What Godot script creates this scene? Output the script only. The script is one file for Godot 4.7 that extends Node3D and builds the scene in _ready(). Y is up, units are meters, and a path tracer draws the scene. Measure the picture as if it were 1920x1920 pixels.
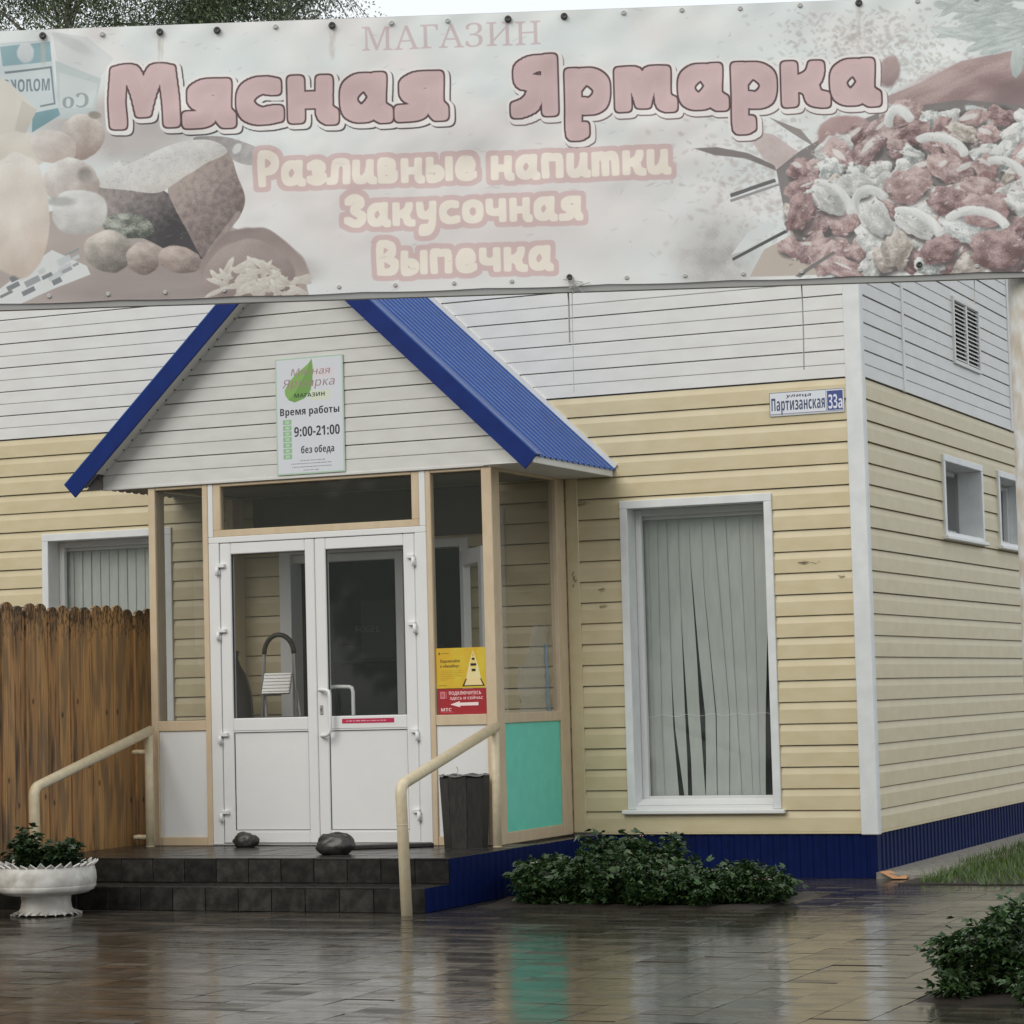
extends Node3D
# A small shop with a glazed porch on a wet day, seen from across its forecourt under a banner.
# World: origin at the foot of the shop's front right corner; x runs right along the front wall, y up, z towards the street.

const H0 := 0.327      # landing and underside of the siding
const H1 := 3.667      # where beige siding changes to white
const HT := 5.25       # top of the shop's walls
const PX := -2.368     # porch right side
const PL := -5.25      # porch left side
const PZ := 1.404      # porch front face
const PH := 3.05       # porch wall head
const BASE := 3.4      # underside of the banner

var rng := RandomNumberGenerator.new()
var M := {}
var taken := {}
var cam: Camera3D
var focal := 0.0

# ---------------------------------------------------------------- mesh building
class Shape:
	var st := SurfaceTool.new()
	var tint := Color.WHITE
	func _init():
		st.begin(Mesh.PRIMITIVE_TRIANGLES)
		st.set_smooth_group(-1)
	func smooth(on := true) -> Shape:
		st.set_smooth_group(0 if on else -1)
		return self
	func tri(a: Vector3, b: Vector3, c: Vector3, ua := Vector2.ZERO, ub := Vector2.ZERO, uc := Vector2.ZERO):
		st.set_color(tint)
		st.set_uv(ua); st.add_vertex(a)
		st.set_uv(uc); st.add_vertex(c)
		st.set_uv(ub); st.add_vertex(b)
	func quad(a: Vector3, b: Vector3, c: Vector3, d: Vector3):   # counter-clockwise seen from outside
		tri(a, b, c, Vector2(0, 1), Vector2(1, 1), Vector2(1, 0))
		tri(a, c, d, Vector2(0, 1), Vector2(1, 0), Vector2(0, 0))
	func quad_uv(p: Array, u: Array):
		tri(p[0], p[1], p[2], u[0], u[1], u[2]); tri(p[0], p[2], p[3], u[0], u[2], u[3])
	func box(lo: Vector3, hi: Vector3, b := 0.0) -> Shape:
		var c := (lo + hi) / 2.0
		var h := (hi - lo) / 2.0
		b = minf(b, 0.45 * 2.0 * minf(h.x, minf(h.y, h.z)))
		for ax in 3:
			var u := (ax + 1) % 3
			var v := (ax + 2) % 3
			for s in [-1.0, 1.0]:
				var q := []
				for k in [[-1, -1], [1, -1], [1, 1], [-1, 1]]:
					var p := Vector3.ZERO
					p[ax] = s * h[ax]; p[u] = k[0] * (h[u] - b); p[v] = k[1] * (h[v] - b)
					q.append(c + p)
				if s > 0: quad(q[0], q[1], q[2], q[3])
				else: quad(q[3], q[2], q[1], q[0])
			if b <= 0.0: continue
			for su in [-1.0, 1.0]:
				for sv in [-1.0, 1.0]:
					var e := []
					for k in [[0, -1], [1, -1], [1, 1], [0, 1]]:
						var p := Vector3.ZERO
						p[ax] = k[1] * (h[ax] - b)
						p[u] = su * (h[u] - (b if k[0] else 0.0)); p[v] = sv * (h[v] - (0.0 if k[0] else b))
						e.append(c + p)
					if su * sv > 0: quad(e[0], e[1], e[2], e[3])
					else: quad(e[3], e[2], e[1], e[0])
		if b > 0.0:
			for sx in [-1.0, 1.0]:
				for sy in [-1.0, 1.0]:
					for sz in [-1.0, 1.0]:
						var s := Vector3(sx, sy, sz)
						var a := c + s * (h - Vector3(0, b, b)); var d := c + s * (h - Vector3(b, 0, b)); var e := c + s * (h - Vector3(b, b, 0))
						if sx * sy * sz > 0: tri(a, d, e)
						else: tri(a, e, d)
		return self
	# a profile of (outward, up) points carried along x between left(y) and right(y)
	func extrude(prof: PackedVector2Array, left: Callable, right: Callable, at: Transform3D) -> Shape:
		for i in prof.size() - 1:
			var a := prof[i]; var b := prof[i + 1]
			quad(at * Vector3(left.call(a.y), a.y, a.x), at * Vector3(right.call(a.y), a.y, a.x), at * Vector3(right.call(b.y), b.y, b.x), at * Vector3(left.call(b.y), b.y, b.x))
		return self
	func tube(pts: Array, r: float, n := 10, r2 := -1.0, cap := true) -> Shape:
		if r2 < 0: r2 = r
		var rings := []
		var up := Vector3(0.123, 0.31, 0.94).normalized()
		for i in pts.size():
			var d: Vector3
			if i == 0: d = pts[1] - pts[0]
			elif i == pts.size() - 1: d = pts[i] - pts[i - 1]
			else: d = (pts[i + 1] - pts[i]).normalized() + (pts[i] - pts[i - 1]).normalized()
			d = d.normalized()
			var x := up.cross(d).normalized(); var y := d.cross(x)
			var ring := []
			var rr := lerpf(r, r2, float(i) / (pts.size() - 1))
			for k in n:
				var t := TAU * k / n
				ring.append(pts[i] + (x * cos(t) + y * sin(t)) * rr)
			rings.append(ring)
		for i in pts.size() - 1:
			for k in n:
				quad(rings[i][k], rings[i][(k + 1) % n], rings[i + 1][(k + 1) % n], rings[i + 1][k])
		if cap:
			for k in range(1, n - 1):
				tri(rings[0][0], rings[0][k + 1], rings[0][k])
				tri(rings[-1][0], rings[-1][k], rings[-1][k + 1])
		return self
	func lathe(prof: PackedVector2Array, c: Vector3, n := 48) -> Shape:     # (radius, height) from the bottom up, outside
		for i in prof.size() - 1:
			for k in n:
				var t := TAU * k / n; var t2 := TAU * (k + 1) / n
				var d := Vector3(cos(t), 0, -sin(t)); var d2 := Vector3(cos(t2), 0, -sin(t2))
				var p := prof[i]; var q := prof[i + 1]
				quad(c + d * p.x + Vector3.UP * p.y, c + d2 * p.x + Vector3.UP * p.y, c + d2 * q.x + Vector3.UP * q.y, c + d * q.x + Vector3.UP * q.y)
		return self
	func mesh() -> ArrayMesh:
		st.index()
		st.generate_normals()
		return st.commit()

func obj(called: String, s: Shape, m: Material, parent: Node = self, colored := false) -> MeshInstance3D:
	var o := MeshInstance3D.new()
	o.name = called
	o.mesh = s.mesh()
	o.material_override = m
	if parent == self: o.name = numbered(called)
	parent.add_child(o, true)
	return o
func share(called: String, mesh: Mesh, m: Material, parent: Node, xf: Transform3D) -> MeshInstance3D:
	var o := MeshInstance3D.new()
	o.name = called; o.mesh = mesh; o.material_override = m; o.transform = xf
	parent.add_child(o, true)
	return o
func boxed(called: String, lo: Vector3, hi: Vector3, m: Material, parent: Node, b := 0.004) -> MeshInstance3D:
	return obj(called, Shape.new().box(lo, hi, b), m, parent)
func numbered(called: String) -> String:
	taken[called] = taken.get(called, -1) + 1
	return called if taken[called] == 0 else "%s_%03d" % [called, taken[called]]
func thing(called: String, label: String, category: String, group := "", at := Vector3.ZERO, turn := 0.0) -> Node3D:
	var o := Node3D.new()
	o.name = numbered(called)
	o.position = at; o.rotation.y = turn
	add_child(o)
	return tag(o, label, category, group)
func tag(o: Node, label: String, category: String, group := "", kind := "") -> Node:
	o.set_meta("label", label); o.set_meta("category", category)
	if group: o.set_meta("group", group)
	if kind: o.set_meta("kind", kind)
	return o
func structure(o: Node) -> Node:
	o.set_meta("kind", "structure")
	return o

# ---------------------------------------------------------------- the photograph's lens, for reading places off it (1920 px frame)
func ray(px: float, py: float) -> Vector3:
	return cam.global_basis * Vector3((px - 960.0) / focal, -(py - 960.0) / focal, -1.0) if cam.is_inside_tree() else cam.basis * Vector3((px - 960.0) / focal, -(py - 960.0) / focal, -1.0)
func on_plane(px: float, py: float, axis: int, value: float) -> Vector3:
	var d := ray(px, py)
	return cam.position + d * ((value - cam.position[axis]) / d[axis])

# ---------------------------------------------------------------- materials
func lin(r: float, g: float, b: float) -> Color:
	return Color(r, g, b).linear_to_srgb()
func plain(r: float, g: float, b: float, rough := 0.5, spec := 0.5) -> StandardMaterial3D:
	var m := StandardMaterial3D.new()
	m.albedo_color = lin(r, g, b); m.roughness = rough; m.metallic_specular = spec
	return m
func noise_tex(seed_: int, freq: float, cols: Array, offs: Array, size := 512, oct := 4, normal := false, bump := 4.0, type := FastNoiseLite.TYPE_SIMPLEX_SMOOTH) -> NoiseTexture2D:
	var n := FastNoiseLite.new()
	n.seed = seed_; n.frequency = freq; n.fractal_octaves = oct; n.noise_type = type
	var t := NoiseTexture2D.new()
	t.width = size; t.height = size; t.seamless = true; t.noise = n
	if normal:
		t.as_normal_map = true; t.bump_strength = bump
	else:
		var g := Gradient.new()
		g.offsets = PackedFloat32Array(offs); g.colors = PackedColorArray(cols)
		t.color_ramp = g
	return t
# a colour that wanders a little over the surface (grime, fading), laid on by world position
func mottled(seed_: int, a: Color, b: Color, scale: Vector3, rough := 0.5, freq := 0.012) -> StandardMaterial3D:
	var m := StandardMaterial3D.new()
	m.albedo_texture = noise_tex(seed_, freq, [a, a.lerp(b, 0.5), b], [0.2, 0.52, 0.85])
	m.uv1_triplanar = true; m.uv1_world_triplanar = true; m.uv1_scale = scale
	m.roughness = rough
	return m
func glass(alpha: float, c := Color(0.8, 0.86, 0.84)) -> StandardMaterial3D:
	var m := StandardMaterial3D.new()
	m.transparency = BaseMaterial3D.TRANSPARENCY_ALPHA
	m.albedo_color = Color(c.r, c.g, c.b, alpha); m.roughness = 0.03
	return m
func printed(im: Image, rough := 0.5) -> StandardMaterial3D:
	var m := StandardMaterial3D.new()
	m.albedo_texture = ImageTexture.create_from_image(im)
	m.roughness = rough; m.texture_repeat = false
	return m

func make_materials():
	M.beige = mottled(3, lin(0.615, 0.535, 0.345), lin(0.57, 0.485, 0.295), Vector3(0.5, 1.1, 0.5), 0.42)
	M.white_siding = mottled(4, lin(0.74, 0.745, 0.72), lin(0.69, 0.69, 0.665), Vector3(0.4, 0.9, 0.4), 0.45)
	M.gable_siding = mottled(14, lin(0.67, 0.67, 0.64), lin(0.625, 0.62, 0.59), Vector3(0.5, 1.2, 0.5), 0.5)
	M.trim = mottled(5, lin(0.75, 0.77, 0.765), lin(0.68, 0.70, 0.695), Vector3(0.7, 0.7, 0.7), 0.4)
	M.pvc = mottled(6, lin(0.775, 0.78, 0.77), lin(0.76, 0.765, 0.755), Vector3(0.6, 0.6, 0.6), 0.35)
	M.tan = mottled(7, lin(0.63, 0.51, 0.35), lin(0.58, 0.455, 0.305), Vector3(1.2, 0.6, 1.2), 0.45)
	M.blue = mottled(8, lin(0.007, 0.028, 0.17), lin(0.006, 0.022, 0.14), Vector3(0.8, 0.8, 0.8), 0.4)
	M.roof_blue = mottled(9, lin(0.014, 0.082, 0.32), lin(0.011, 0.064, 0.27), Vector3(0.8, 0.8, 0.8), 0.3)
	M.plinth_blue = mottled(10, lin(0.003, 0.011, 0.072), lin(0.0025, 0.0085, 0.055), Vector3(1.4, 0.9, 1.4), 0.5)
	M.blue.metallic_specular = 0.3; M.plinth_blue.metallic_specular = 0.22
	M.teal = mottled(11, lin(0.16, 0.71, 0.55), lin(0.145, 0.66, 0.52), Vector3(0.8, 0.8, 0.8), 0.4)
	M.rail = mottled(12, lin(0.70, 0.61, 0.43), lin(0.60, 0.50, 0.32), Vector3(2.2, 2.2, 2.2), 0.38)
	M.wall_core = plain(0.4, 0.38, 0.34, 0.9)
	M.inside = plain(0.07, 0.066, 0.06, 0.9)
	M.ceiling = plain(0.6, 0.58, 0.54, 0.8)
	M.porch_ceiling = plain(0.2, 0.17, 0.13, 0.8)
	M.brown_board = plain(0.10, 0.075, 0.055, 0.6)
	M.seal = plain(0.045, 0.045, 0.045, 0.6)
	M.scuff = plain(0.30, 0.25, 0.18, 0.7)
	M.dark = plain(0.02, 0.02, 0.02, 0.6)
	M.pane = glass(0.2, Color(0.40, 0.42, 0.40))
	M.dusty_pane = glass(0.05, Color(0.62, 0.68, 0.66))
	M.steel = plain(0.35, 0.35, 0.34, 0.45)
	M.bolt = plain(0.05, 0.05, 0.048, 0.45)
	M.grommet = plain(0.5, 0.49, 0.47, 0.35)
	M.blind = mottled(13, lin(0.43, 0.465, 0.43), lin(0.39, 0.42, 0.39), Vector3(2, 0.5, 2), 0.85)
	M.tile = mottled(15, lin(0.05, 0.047, 0.042), lin(0.022, 0.0205, 0.019), Vector3(1.4, 1.4, 1.4), 0.25)
	M.tile.normal_enabled = true
	M.tile.normal_texture = noise_tex(16, 0.05, [], [], 512, 4, true, 3.0); M.tile.normal_scale = 0.35; M.tile.metallic_specular = .36
	M.stone = mottled(17, lin(0.05, 0.046, 0.04), lin(0.018, 0.017, 0.016), Vector3(4, 4, 4), 0.35)
	M.soil = mottled(18, lin(0.028, 0.02, 0.013), lin(0.012, 0.009, 0.006), Vector3(3, 3, 3), 0.7, 0.05)
	M.concrete = mottled(19, lin(0.30, 0.28, 0.24), lin(0.17, 0.155, 0.13), Vector3(1.3, 1.3, 1.3), 0.6, 0.02)
	M.black_plastic = plain(0.012, 0.012, 0.013, 0.4)
	M.aluminium = plain(0.55, 0.55, 0.53, 0.4)
	M.aluminium.metallic = 0.6
	M.planter = mottled(20, lin(0.72, 0.71, 0.67), lin(0.42, 0.40, 0.36), Vector3(1.1, 1.1, 1.1), 0.5, 0.012)
	M.bin = mottled(21, lin(0.035, 0.03, 0.026), lin(0.014, 0.013, 0.012), Vector3(5, 1.2, 5), 0.5)
	M.pole = mottled(22, lin(0.60, 0.62, 0.62), lin(0.40, 0.33, 0.24), Vector3(2.0, 0.9, 2.0), 0.5, 0.014)
	M.leaf = StandardMaterial3D.new()
	M.leaf.vertex_color_use_as_albedo = true; M.leaf.roughness = 0.4; M.leaf.backlight_enabled = true; M.leaf.backlight = Color(0.06, 0.10, 0.03)
	M.tree_leaf = M.leaf.duplicate(); M.tree_leaf.backlight = Color(.6, .63, .52)
	M.bark = mottled(23, lin(0.45, 0.43, 0.39), lin(0.06, 0.05, 0.045), Vector3(1, 0.5, 1), 0.9, 0.03)
	M.stem = plain(0.05, 0.06, 0.025, 0.7)
	M.ground = mottled(24, lin(0.085, 0.08, 0.072), lin(0.05, 0.047, 0.042), Vector3(0.4, 0.4, 0.4), 0.35, 0.02)
	M.joint = mottled(25, lin(0.05, 0.045, 0.038), lin(0.025, 0.022, 0.018), Vector3(1, 1, 1), 0.25)

# ---------------------------------------------------------------- lettering and prints, drawn into images
var fonts := {}
func face(name_: String, weight := 400) -> RID:
	var key := name_ + str(weight)
	if not fonts.has(key):
		var f := SystemFont.new()
		f.font_names = PackedStringArray([name_]); f.font_weight = weight
		fonts[key] = f
	return fonts[key].get_rids()[0]
func flatten(pts: Array) -> PackedVector2Array:      # outline points (x, y, 1 on the curve / 0 control) as a polygon
	var out := PackedVector2Array()
	var n := pts.size()
	for i in n:
		var p: Vector3 = pts[i]; var q: Vector3 = pts[(i + 1) % n]
		if p.z == 1.0:
			out.append(Vector2(p.x, p.y))
		else:
			var before: Vector3 = pts[(i + n - 1) % n]
			var a := Vector2(before.x, before.y) if before.z == 1.0 else Vector2(before.x + p.x, before.y + p.y) / 2.0
			var b := Vector2(q.x, q.y) if q.z == 1.0 else Vector2(p.x + q.x, p.y + q.y) / 2.0
			var c := Vector2(p.x, p.y)
			for k in range(1, 6 if q.z != 1.0 else 5):
				var t := k / 5.0
				out.append(a * (1 - t) * (1 - t) + c * 2.0 * t * (1 - t) + b * t * t)
	return out
# text as polygons inside a box: left, baseline, width, cap height (0: keep proportion)
func text_polys(txt: String, font: RID, left: float, base: float, width: float, height: float, slant := 0.0, mirror := false) -> Array:
	var ts := TextServerManager.get_primary_interface()
	var polys := []
	var x := 0.0
	for ch in txt:
		var g := ts.font_get_glyph_index(font, 100, ch.unicode_at(0), 0)
		var d := ts.font_get_glyph_contours(font, 100, g)
		var start := 0
		if d.has("contours"):
			for e in d.contours:
				var poly := flatten(Array(d.points).slice(start, e + 1))
				for i in poly.size(): poly[i] += Vector2(x, 0)
				polys.append(poly)
				start = e + 1
		x += ts.font_get_glyph_advance(font, 100, g).x
	var top := 0.0; var x0 := 1e9; var x1 := -1e9
	for p in polys:
		for v in p:
			top = maxf(top, absf(minf(v.y, 0.0))); x0 = minf(x0, v.x); x1 = maxf(x1, v.x)
	var sx := width / maxf(x1 - x0, 1.0)
	var sy := height / top if height > 0 else sx
	for p in polys:
		for i in p.size():
			var v: Vector2 = p[i]
			var xx := (v.x - x0) * sx
			if mirror: xx = width - xx
			p[i] = Vector2(left + xx - v.y * sy * slant, base + v.y * sy)
	return polys
func ramp_at(r: Array, x: int, y: int) -> Color:
	var t: float = (Vector2(x, y) - (r[2] as Vector2)).dot(r[3]) / (r[3] as Vector2).length_squared() + r[4] * (grain.get_noise_2d(x * 1.2, y * 1.2) + .6 * grain.get_noise_2d(x * 6.0, y * 6.0))
	return (r[0] as Color).lerp(r[1], clampf(t, 0, 1))
# even-odd fill with soft edges (four lines per pixel row)
func fill(im: Image, polys: Array, c: Color, alpha := 1.0, ramp := []):
	var y0 := 1e9; var y1 := -1e9
	for p in polys:
		for v in p:
			y0 = minf(y0, v.y); y1 = maxf(y1, v.y)
	var w := im.get_width()
	for y in range(maxi(0, int(floor(y0))), mini(im.get_height(), int(ceil(y1)) + 1)):
		var row := {}
		for sub in 4:
			var yy := y + (sub + 0.5) / 4.0
			var xs := PackedFloat32Array()
			for p in polys:
				var n: int = p.size()
				var a: Vector2 = p[n - 1]
				for i in n:
					var b: Vector2 = p[i]
					if (a.y <= yy) != (b.y <= yy): xs.append(a.x + (yy - a.y) / (b.y - a.y) * (b.x - a.x))
					a = b
			xs.sort()
			for k in range(0, xs.size() - 1, 2):
				var l := xs[k]; var r := xs[k + 1]
				for x in range(maxi(0, int(floor(l))), mini(w, int(ceil(r)))):
					var cover := minf(r, x + 1.0) - maxf(l, x)
					if cover > 0: row[x] = row.get(x, 0.0) + cover * 0.25
		for x in row:
			im.set_pixel(x, y, im.get_pixel(x, y).lerp(ramp_at(ramp, x, y) if ramp else c, clampf(row[x], 0, 1) * alpha))
func write(im: Image, txt: String, font: RID, left: float, base: float, width: float, height: float, c: Color, alpha := 1.0, slant := 0.0, mirror := false):
	fill(im, text_polys(txt, font, left, base, width, height, slant, mirror), c, alpha)
func rect(im: Image, x0: float, y0: float, x1: float, y1: float, c: Color, alpha := 1.0):
	fill(im, [PackedVector2Array([Vector2(x0, y0), Vector2(x1, y0), Vector2(x1, y1), Vector2(x0, y1)])], c, alpha)
func rgb(r: int, g: int, b: int) -> Color:
	return Color8(r, g, b)

# ---------------------------------------------------------------- the banner's print
const S0 := -0.1
const S1 := 5.28
const TOP := 1.372
var ban_o := Vector3.ZERO
var ban_u := Vector3.ZERO
var ban_n := Vector3.ZERO
var ban_k := 0.0
func ban_st(px: float, py: float) -> Vector2:        # metres along and up the banner at a point of the photograph
	var d := ray(px, py)
	var q := cam.position + d * ((ban_o - cam.position).dot(ban_n) / d.dot(ban_n))
	return Vector2((q - ban_o).dot(ban_u), q.y - BASE)
func bt(px: float, py: float) -> Vector2:
	var v := ban_st(px, py)
	return Vector2((v.x - S0) * ban_k, (TOP - v.y) * ban_k)
func bpoly(im: Image, pts: Array, c: Color, alpha := 1.0):
	var p := PackedVector2Array()
	for i in range(0, pts.size(), 2): p.append(bt(pts[i], pts[i + 1]))
	fill(im, [p], faded(c), alpha)
# an outline whose printed ink runs from one colour to another between two points, with a grain
func gpoly(im: Image, pts: Array, a: Color, b: Color, x0: float, y0: float, x1: float, y1: float, rough := .2, alpha := 1.0):
	var p := PackedVector2Array()
	var raw := PackedVector2Array()
	for i in range(0, pts.size(), 2): raw.append(Vector2(pts[i], pts[i + 1]))
	for i in raw.size():
		for k in 5:
			var q := raw[i].cubic_interpolate(raw[(i + 1) % raw.size()], raw[(i + raw.size() - 1) % raw.size()], raw[(i + 2) % raw.size()], k / 5.0)
			p.append(bt(q.x, q.y))
	var o := bt(x0, y0); var d := bt(x1, y1) - o
	fill(im, [p], a, alpha, [faded(a), faded(b), o, d, rough])
var grain := FastNoiseLite.new()
func faded(c: Color) -> Color:      # sun-bleached ink
	var l := c.r * .3 + c.g * .59 + c.b * .11
	return Color(l, l, l).lerp(c, .62).lerp(Color(.93, .935, .93), .02)
func blob(im: Image, px: float, py: float, rx: float, ry: float, rot: float, a: Color, b: Color, soft := 0.08, alpha := 1.0, rough := 0.25, square := 2.0, wobble := 0.12):
	a = faded(a); b = faded(b)
	var c := bt(px, py)
	var r := maxf(rx, ry) * (1.12 + soft)
	var cs := cos(rot); var sn := sin(rot)
	for y in range(maxi(0, int(c.y - r)), mini(im.get_height(), int(c.y + r) + 1)):
		for x in range(maxi(0, int(c.x - r)), mini(im.get_width(), int(c.x + r) + 1)):
			var d := Vector2(x, y) - c
			var u := (d.x * cs + d.y * sn) / rx; var v := (-d.x * sn + d.y * cs) / ry
			var q := pow(pow(absf(u), square) + pow(absf(v), square), 1.0 / square)
			if q > 1.2 + soft: continue
			q += wobble * grain.get_noise_2d(u * 13.0 + px, v * 13.0 + py)
			var n := grain.get_noise_2d(u * 22.0 + py, v * 22.0 + px) + .45 * grain.get_noise_2d(x * 4.0, y * 4.0)
			if q > 1.0 + soft: continue
			var t := clampf(0.5 + 0.55 * (d.x * 0.35 + d.y) / (maxf(rx, ry) * 1.15) + n * rough, 0, 1)
			im.set_pixel(x, y, im.get_pixel(x, y).lerp(a.lerp(b, t), alpha * (1.0 - smoothstep(1.0 - soft, 1.0 + soft, q))))

# fat rounded letters as strokes: advance, then strokes (x, y, ...) on a grid with x-height 1
const FAT := {
	"М": [1.42, [.22, .17, .2, .6, .24, 1.16], [.24, 1.18, .46, 1.2, .6, .9, .7, .42], [.7, .42, .82, .9, .96, 1.2, 1.14, 1.18], [1.16, 1.18, 1.22, .6, 1.24, .17]],
	"я": [1.02, [.76, .84, .48, .83, .28, .68, .4, .5, .76, .47], [.8, .84, .79, .5, .8, .25, .88, .12], [.58, .45, .5, .22, .36, .14, .18, .13]],
	"с": [.94, [.72, .80, .5, .84, .27, .72, .19, .5, .27, .27, .5, .16, .76, .21]],
	"н": [1.02, [.22, .84, .22, .17], [.76, .84, .75, .28, .86, .13], [.22, .49, .75, .49]],
	"а": [1.04, [.72, .62, .6, .82, .42, .84, .24, .7, .19, .5, .24, .27, .42, .16, .6, .24, .72, .42], [.76, .86, .74, .5, .75, .25, .87, .13]],
	"Я": [1.08, [.8, 1.18, .5, 1.17, .28, 1.0, .36, .78, .8, .72], [.83, 1.2, .83, .17], [.58, .7, .46, .3, .2, .15]],
	"р": [1.02, [.22, .86, .22, .2, .22, -.38, .36, -.36], [.24, .66, .4, .84, .6, .82, .76, .68, .8, .5, .74, .27, .56, .16, .34, .2]],
	"м": [1.28, [.2, .84, .2, .17], [.2, .84, .42, .82, .52, .55, .6, .24], [.6, .24, .68, .55, .78, .82, 1.0, .84], [1.0, .84, 1.0, .28, 1.12, .14]],
	"к": [.98, [.2, .84, .2, .17], [.74, .84, .66, .64, .44, .52, .2, .48], [.42, .52, .6, .42, .68, .2, .84, .13]],
	"Р": [.92, [.2, .17, .2, 1.2, .56, 1.2, .74, .95, .58, .66, .2, .6]],
	"з": [.82, [.18, .74, .42, .86, .62, .7, .38, .52, .66, .33, .44, .14, .16, .24]],
	"л": [.95, [.12, .16, .28, .24, .36, .84, .74, .84, .76, .17]],
	"и": [1.0, [.2, .84, .2, .32, .38, .16, .62, .32, .72, .6], [.74, .84, .74, .28, .86, .15]],
	"в": [.88, [.2, .17, .2, .84, .54, .84, .6, .66, .4, .53, .2, .52], [.4, .53, .68, .38, .56, .18, .2, .17]],
	"ы": [1.15, [.2, .84, .2, .17, .48, .17, .62, .34, .46, .52, .2, .52], [.95, .84, .95, .17]],
	"е": [.92, [.24, .46, .68, .56, .58, .82, .36, .82, .19, .52, .26, .24, .5, .15, .74, .25]],
	"п": [1.0, [.2, .17, .2, .84, .46, .84, .74, .8, .76, .17]],
	"т": [1.24, [.2, .17, .2, .84], [.2, .72, .42, .85, .58, .68, .6, .17], [.6, .72, .82, .85, .98, .68, 1.0, .17]],
	"у": [.96, [.2, .84, .26, .5, .5, .4, .7, .56], [.74, .84, .7, .1, .52, -.22, .3, -.26, .36, -.08, .62, -.12]],
	"о": [.98, [.5, .84, .26, .74, .2, .5, .26, .26, .5, .16, .72, .26, .78, .5, .72, .74, .5, .84]],
	"ч": [.96, [.2, .84, .22, .52, .46, .42, .72, .5], [.74, .84, .74, .17]],
	"З": [.88, [.16, 1.05, .42, 1.22, .68, 1.0, .38, .72, .74, .45, .5, .15, .12, .3]],
	"В": [.94, [.2, .17, .2, 1.2, .58, 1.2, .66, .95, .4, .72, .2, .72], [.4, .72, .76, .48, .62, .18, .2, .17]],
}
func curve(a: Array) -> PackedVector2Array:
	var p := PackedVector2Array()
	for i in range(0, a.size(), 2): p.append(Vector2(a[i], a[i + 1]))
	if p.size() < 3: return p
	var out := PackedVector2Array()
	for i in p.size() - 1:
		for k in 4:
			out.append(p[i].cubic_interpolate(p[i + 1], p[maxi(i - 1, 0)], p[mini(i + 2, p.size() - 1)], k / 4.0))
	out.append(p[-1])
	return out
# distance from the letters' middle lines over a rectangle of the picture
func fat_field(txt: String, at: Vector2, width: float, xheight: float, reach: float) -> Dictionary:
	var adv := 0.0
	for ch in txt: adv += FAT[ch][0]
	var sx := width / adv
	var w := int(width + 2 * reach) + 2
	var up := xheight * 1.5 + reach; var down := xheight * 0.6 + reach
	var h := int(up + down) + 2
	var d := PackedFloat32Array()
	d.resize(w * h); d.fill(1e12)
	var x := reach
	for ch in txt:
		for s in range(1, FAT[ch].size()):
			var line := curve(FAT[ch][s])
			for i in line.size(): line[i] = Vector2(x + line[i].x * sx, up - line[i].y * xheight)
			for i in line.size() - 1:
				var a := line[i]; var e := line[i + 1] - a
				var l2 := maxf(e.length_squared(), 1e-6)
				var x0 := maxi(0, int(minf(a.x, a.x + e.x) - reach)); var x1 := mini(w, int(maxf(a.x, a.x + e.x) + reach) + 1)
				var y0 := maxi(0, int(minf(a.y, a.y + e.y) - reach)); var y1 := mini(h, int(maxf(a.y, a.y + e.y) + reach) + 1)
				for yy in range(y0, y1):
					for xx in range(x0, x1):
						var q := Vector2(xx, yy) - a
						var w4 := q - e * clampf(q.dot(e) / l2, 0, 1)
						var v := w4.x * w4.x * w4.x * w4.x + w4.y * w4.y * w4.y * w4.y
						var k := yy * w + xx
						if v < d[k]: d[k] = v
		x += FAT[ch][0] * sx
	for i in d.size(): d[i] = sqrt(sqrt(d[i]))
	return {"d": d, "w": w, "h": h, "x": at.x - reach, "y": at.y - up}
func stamp(im: Image, f: Dictionary, rad: float, c: Color, shift := Vector2.ZERO, inner := -1e9, alpha := 1.0):
	var ox := int(f.x + shift.x); var oy := int(f.y + shift.y)
	for y in f.h:
		for x in f.w:
			var v: float = f.d[y * f.w + x]
			if v > rad + 0.6 or v < inner - 0.6: continue
			var px: int = ox + x; var py: int = oy + y
			if px < 0 or py < 0 or px >= im.get_width() or py >= im.get_height(): continue
			im.set_pixel(px, py, im.get_pixel(px, py).lerp(c, alpha * clampf(rad + 0.5 - v, 0, 1) * clampf(v - inner + 0.5, 0, 1)))

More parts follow.
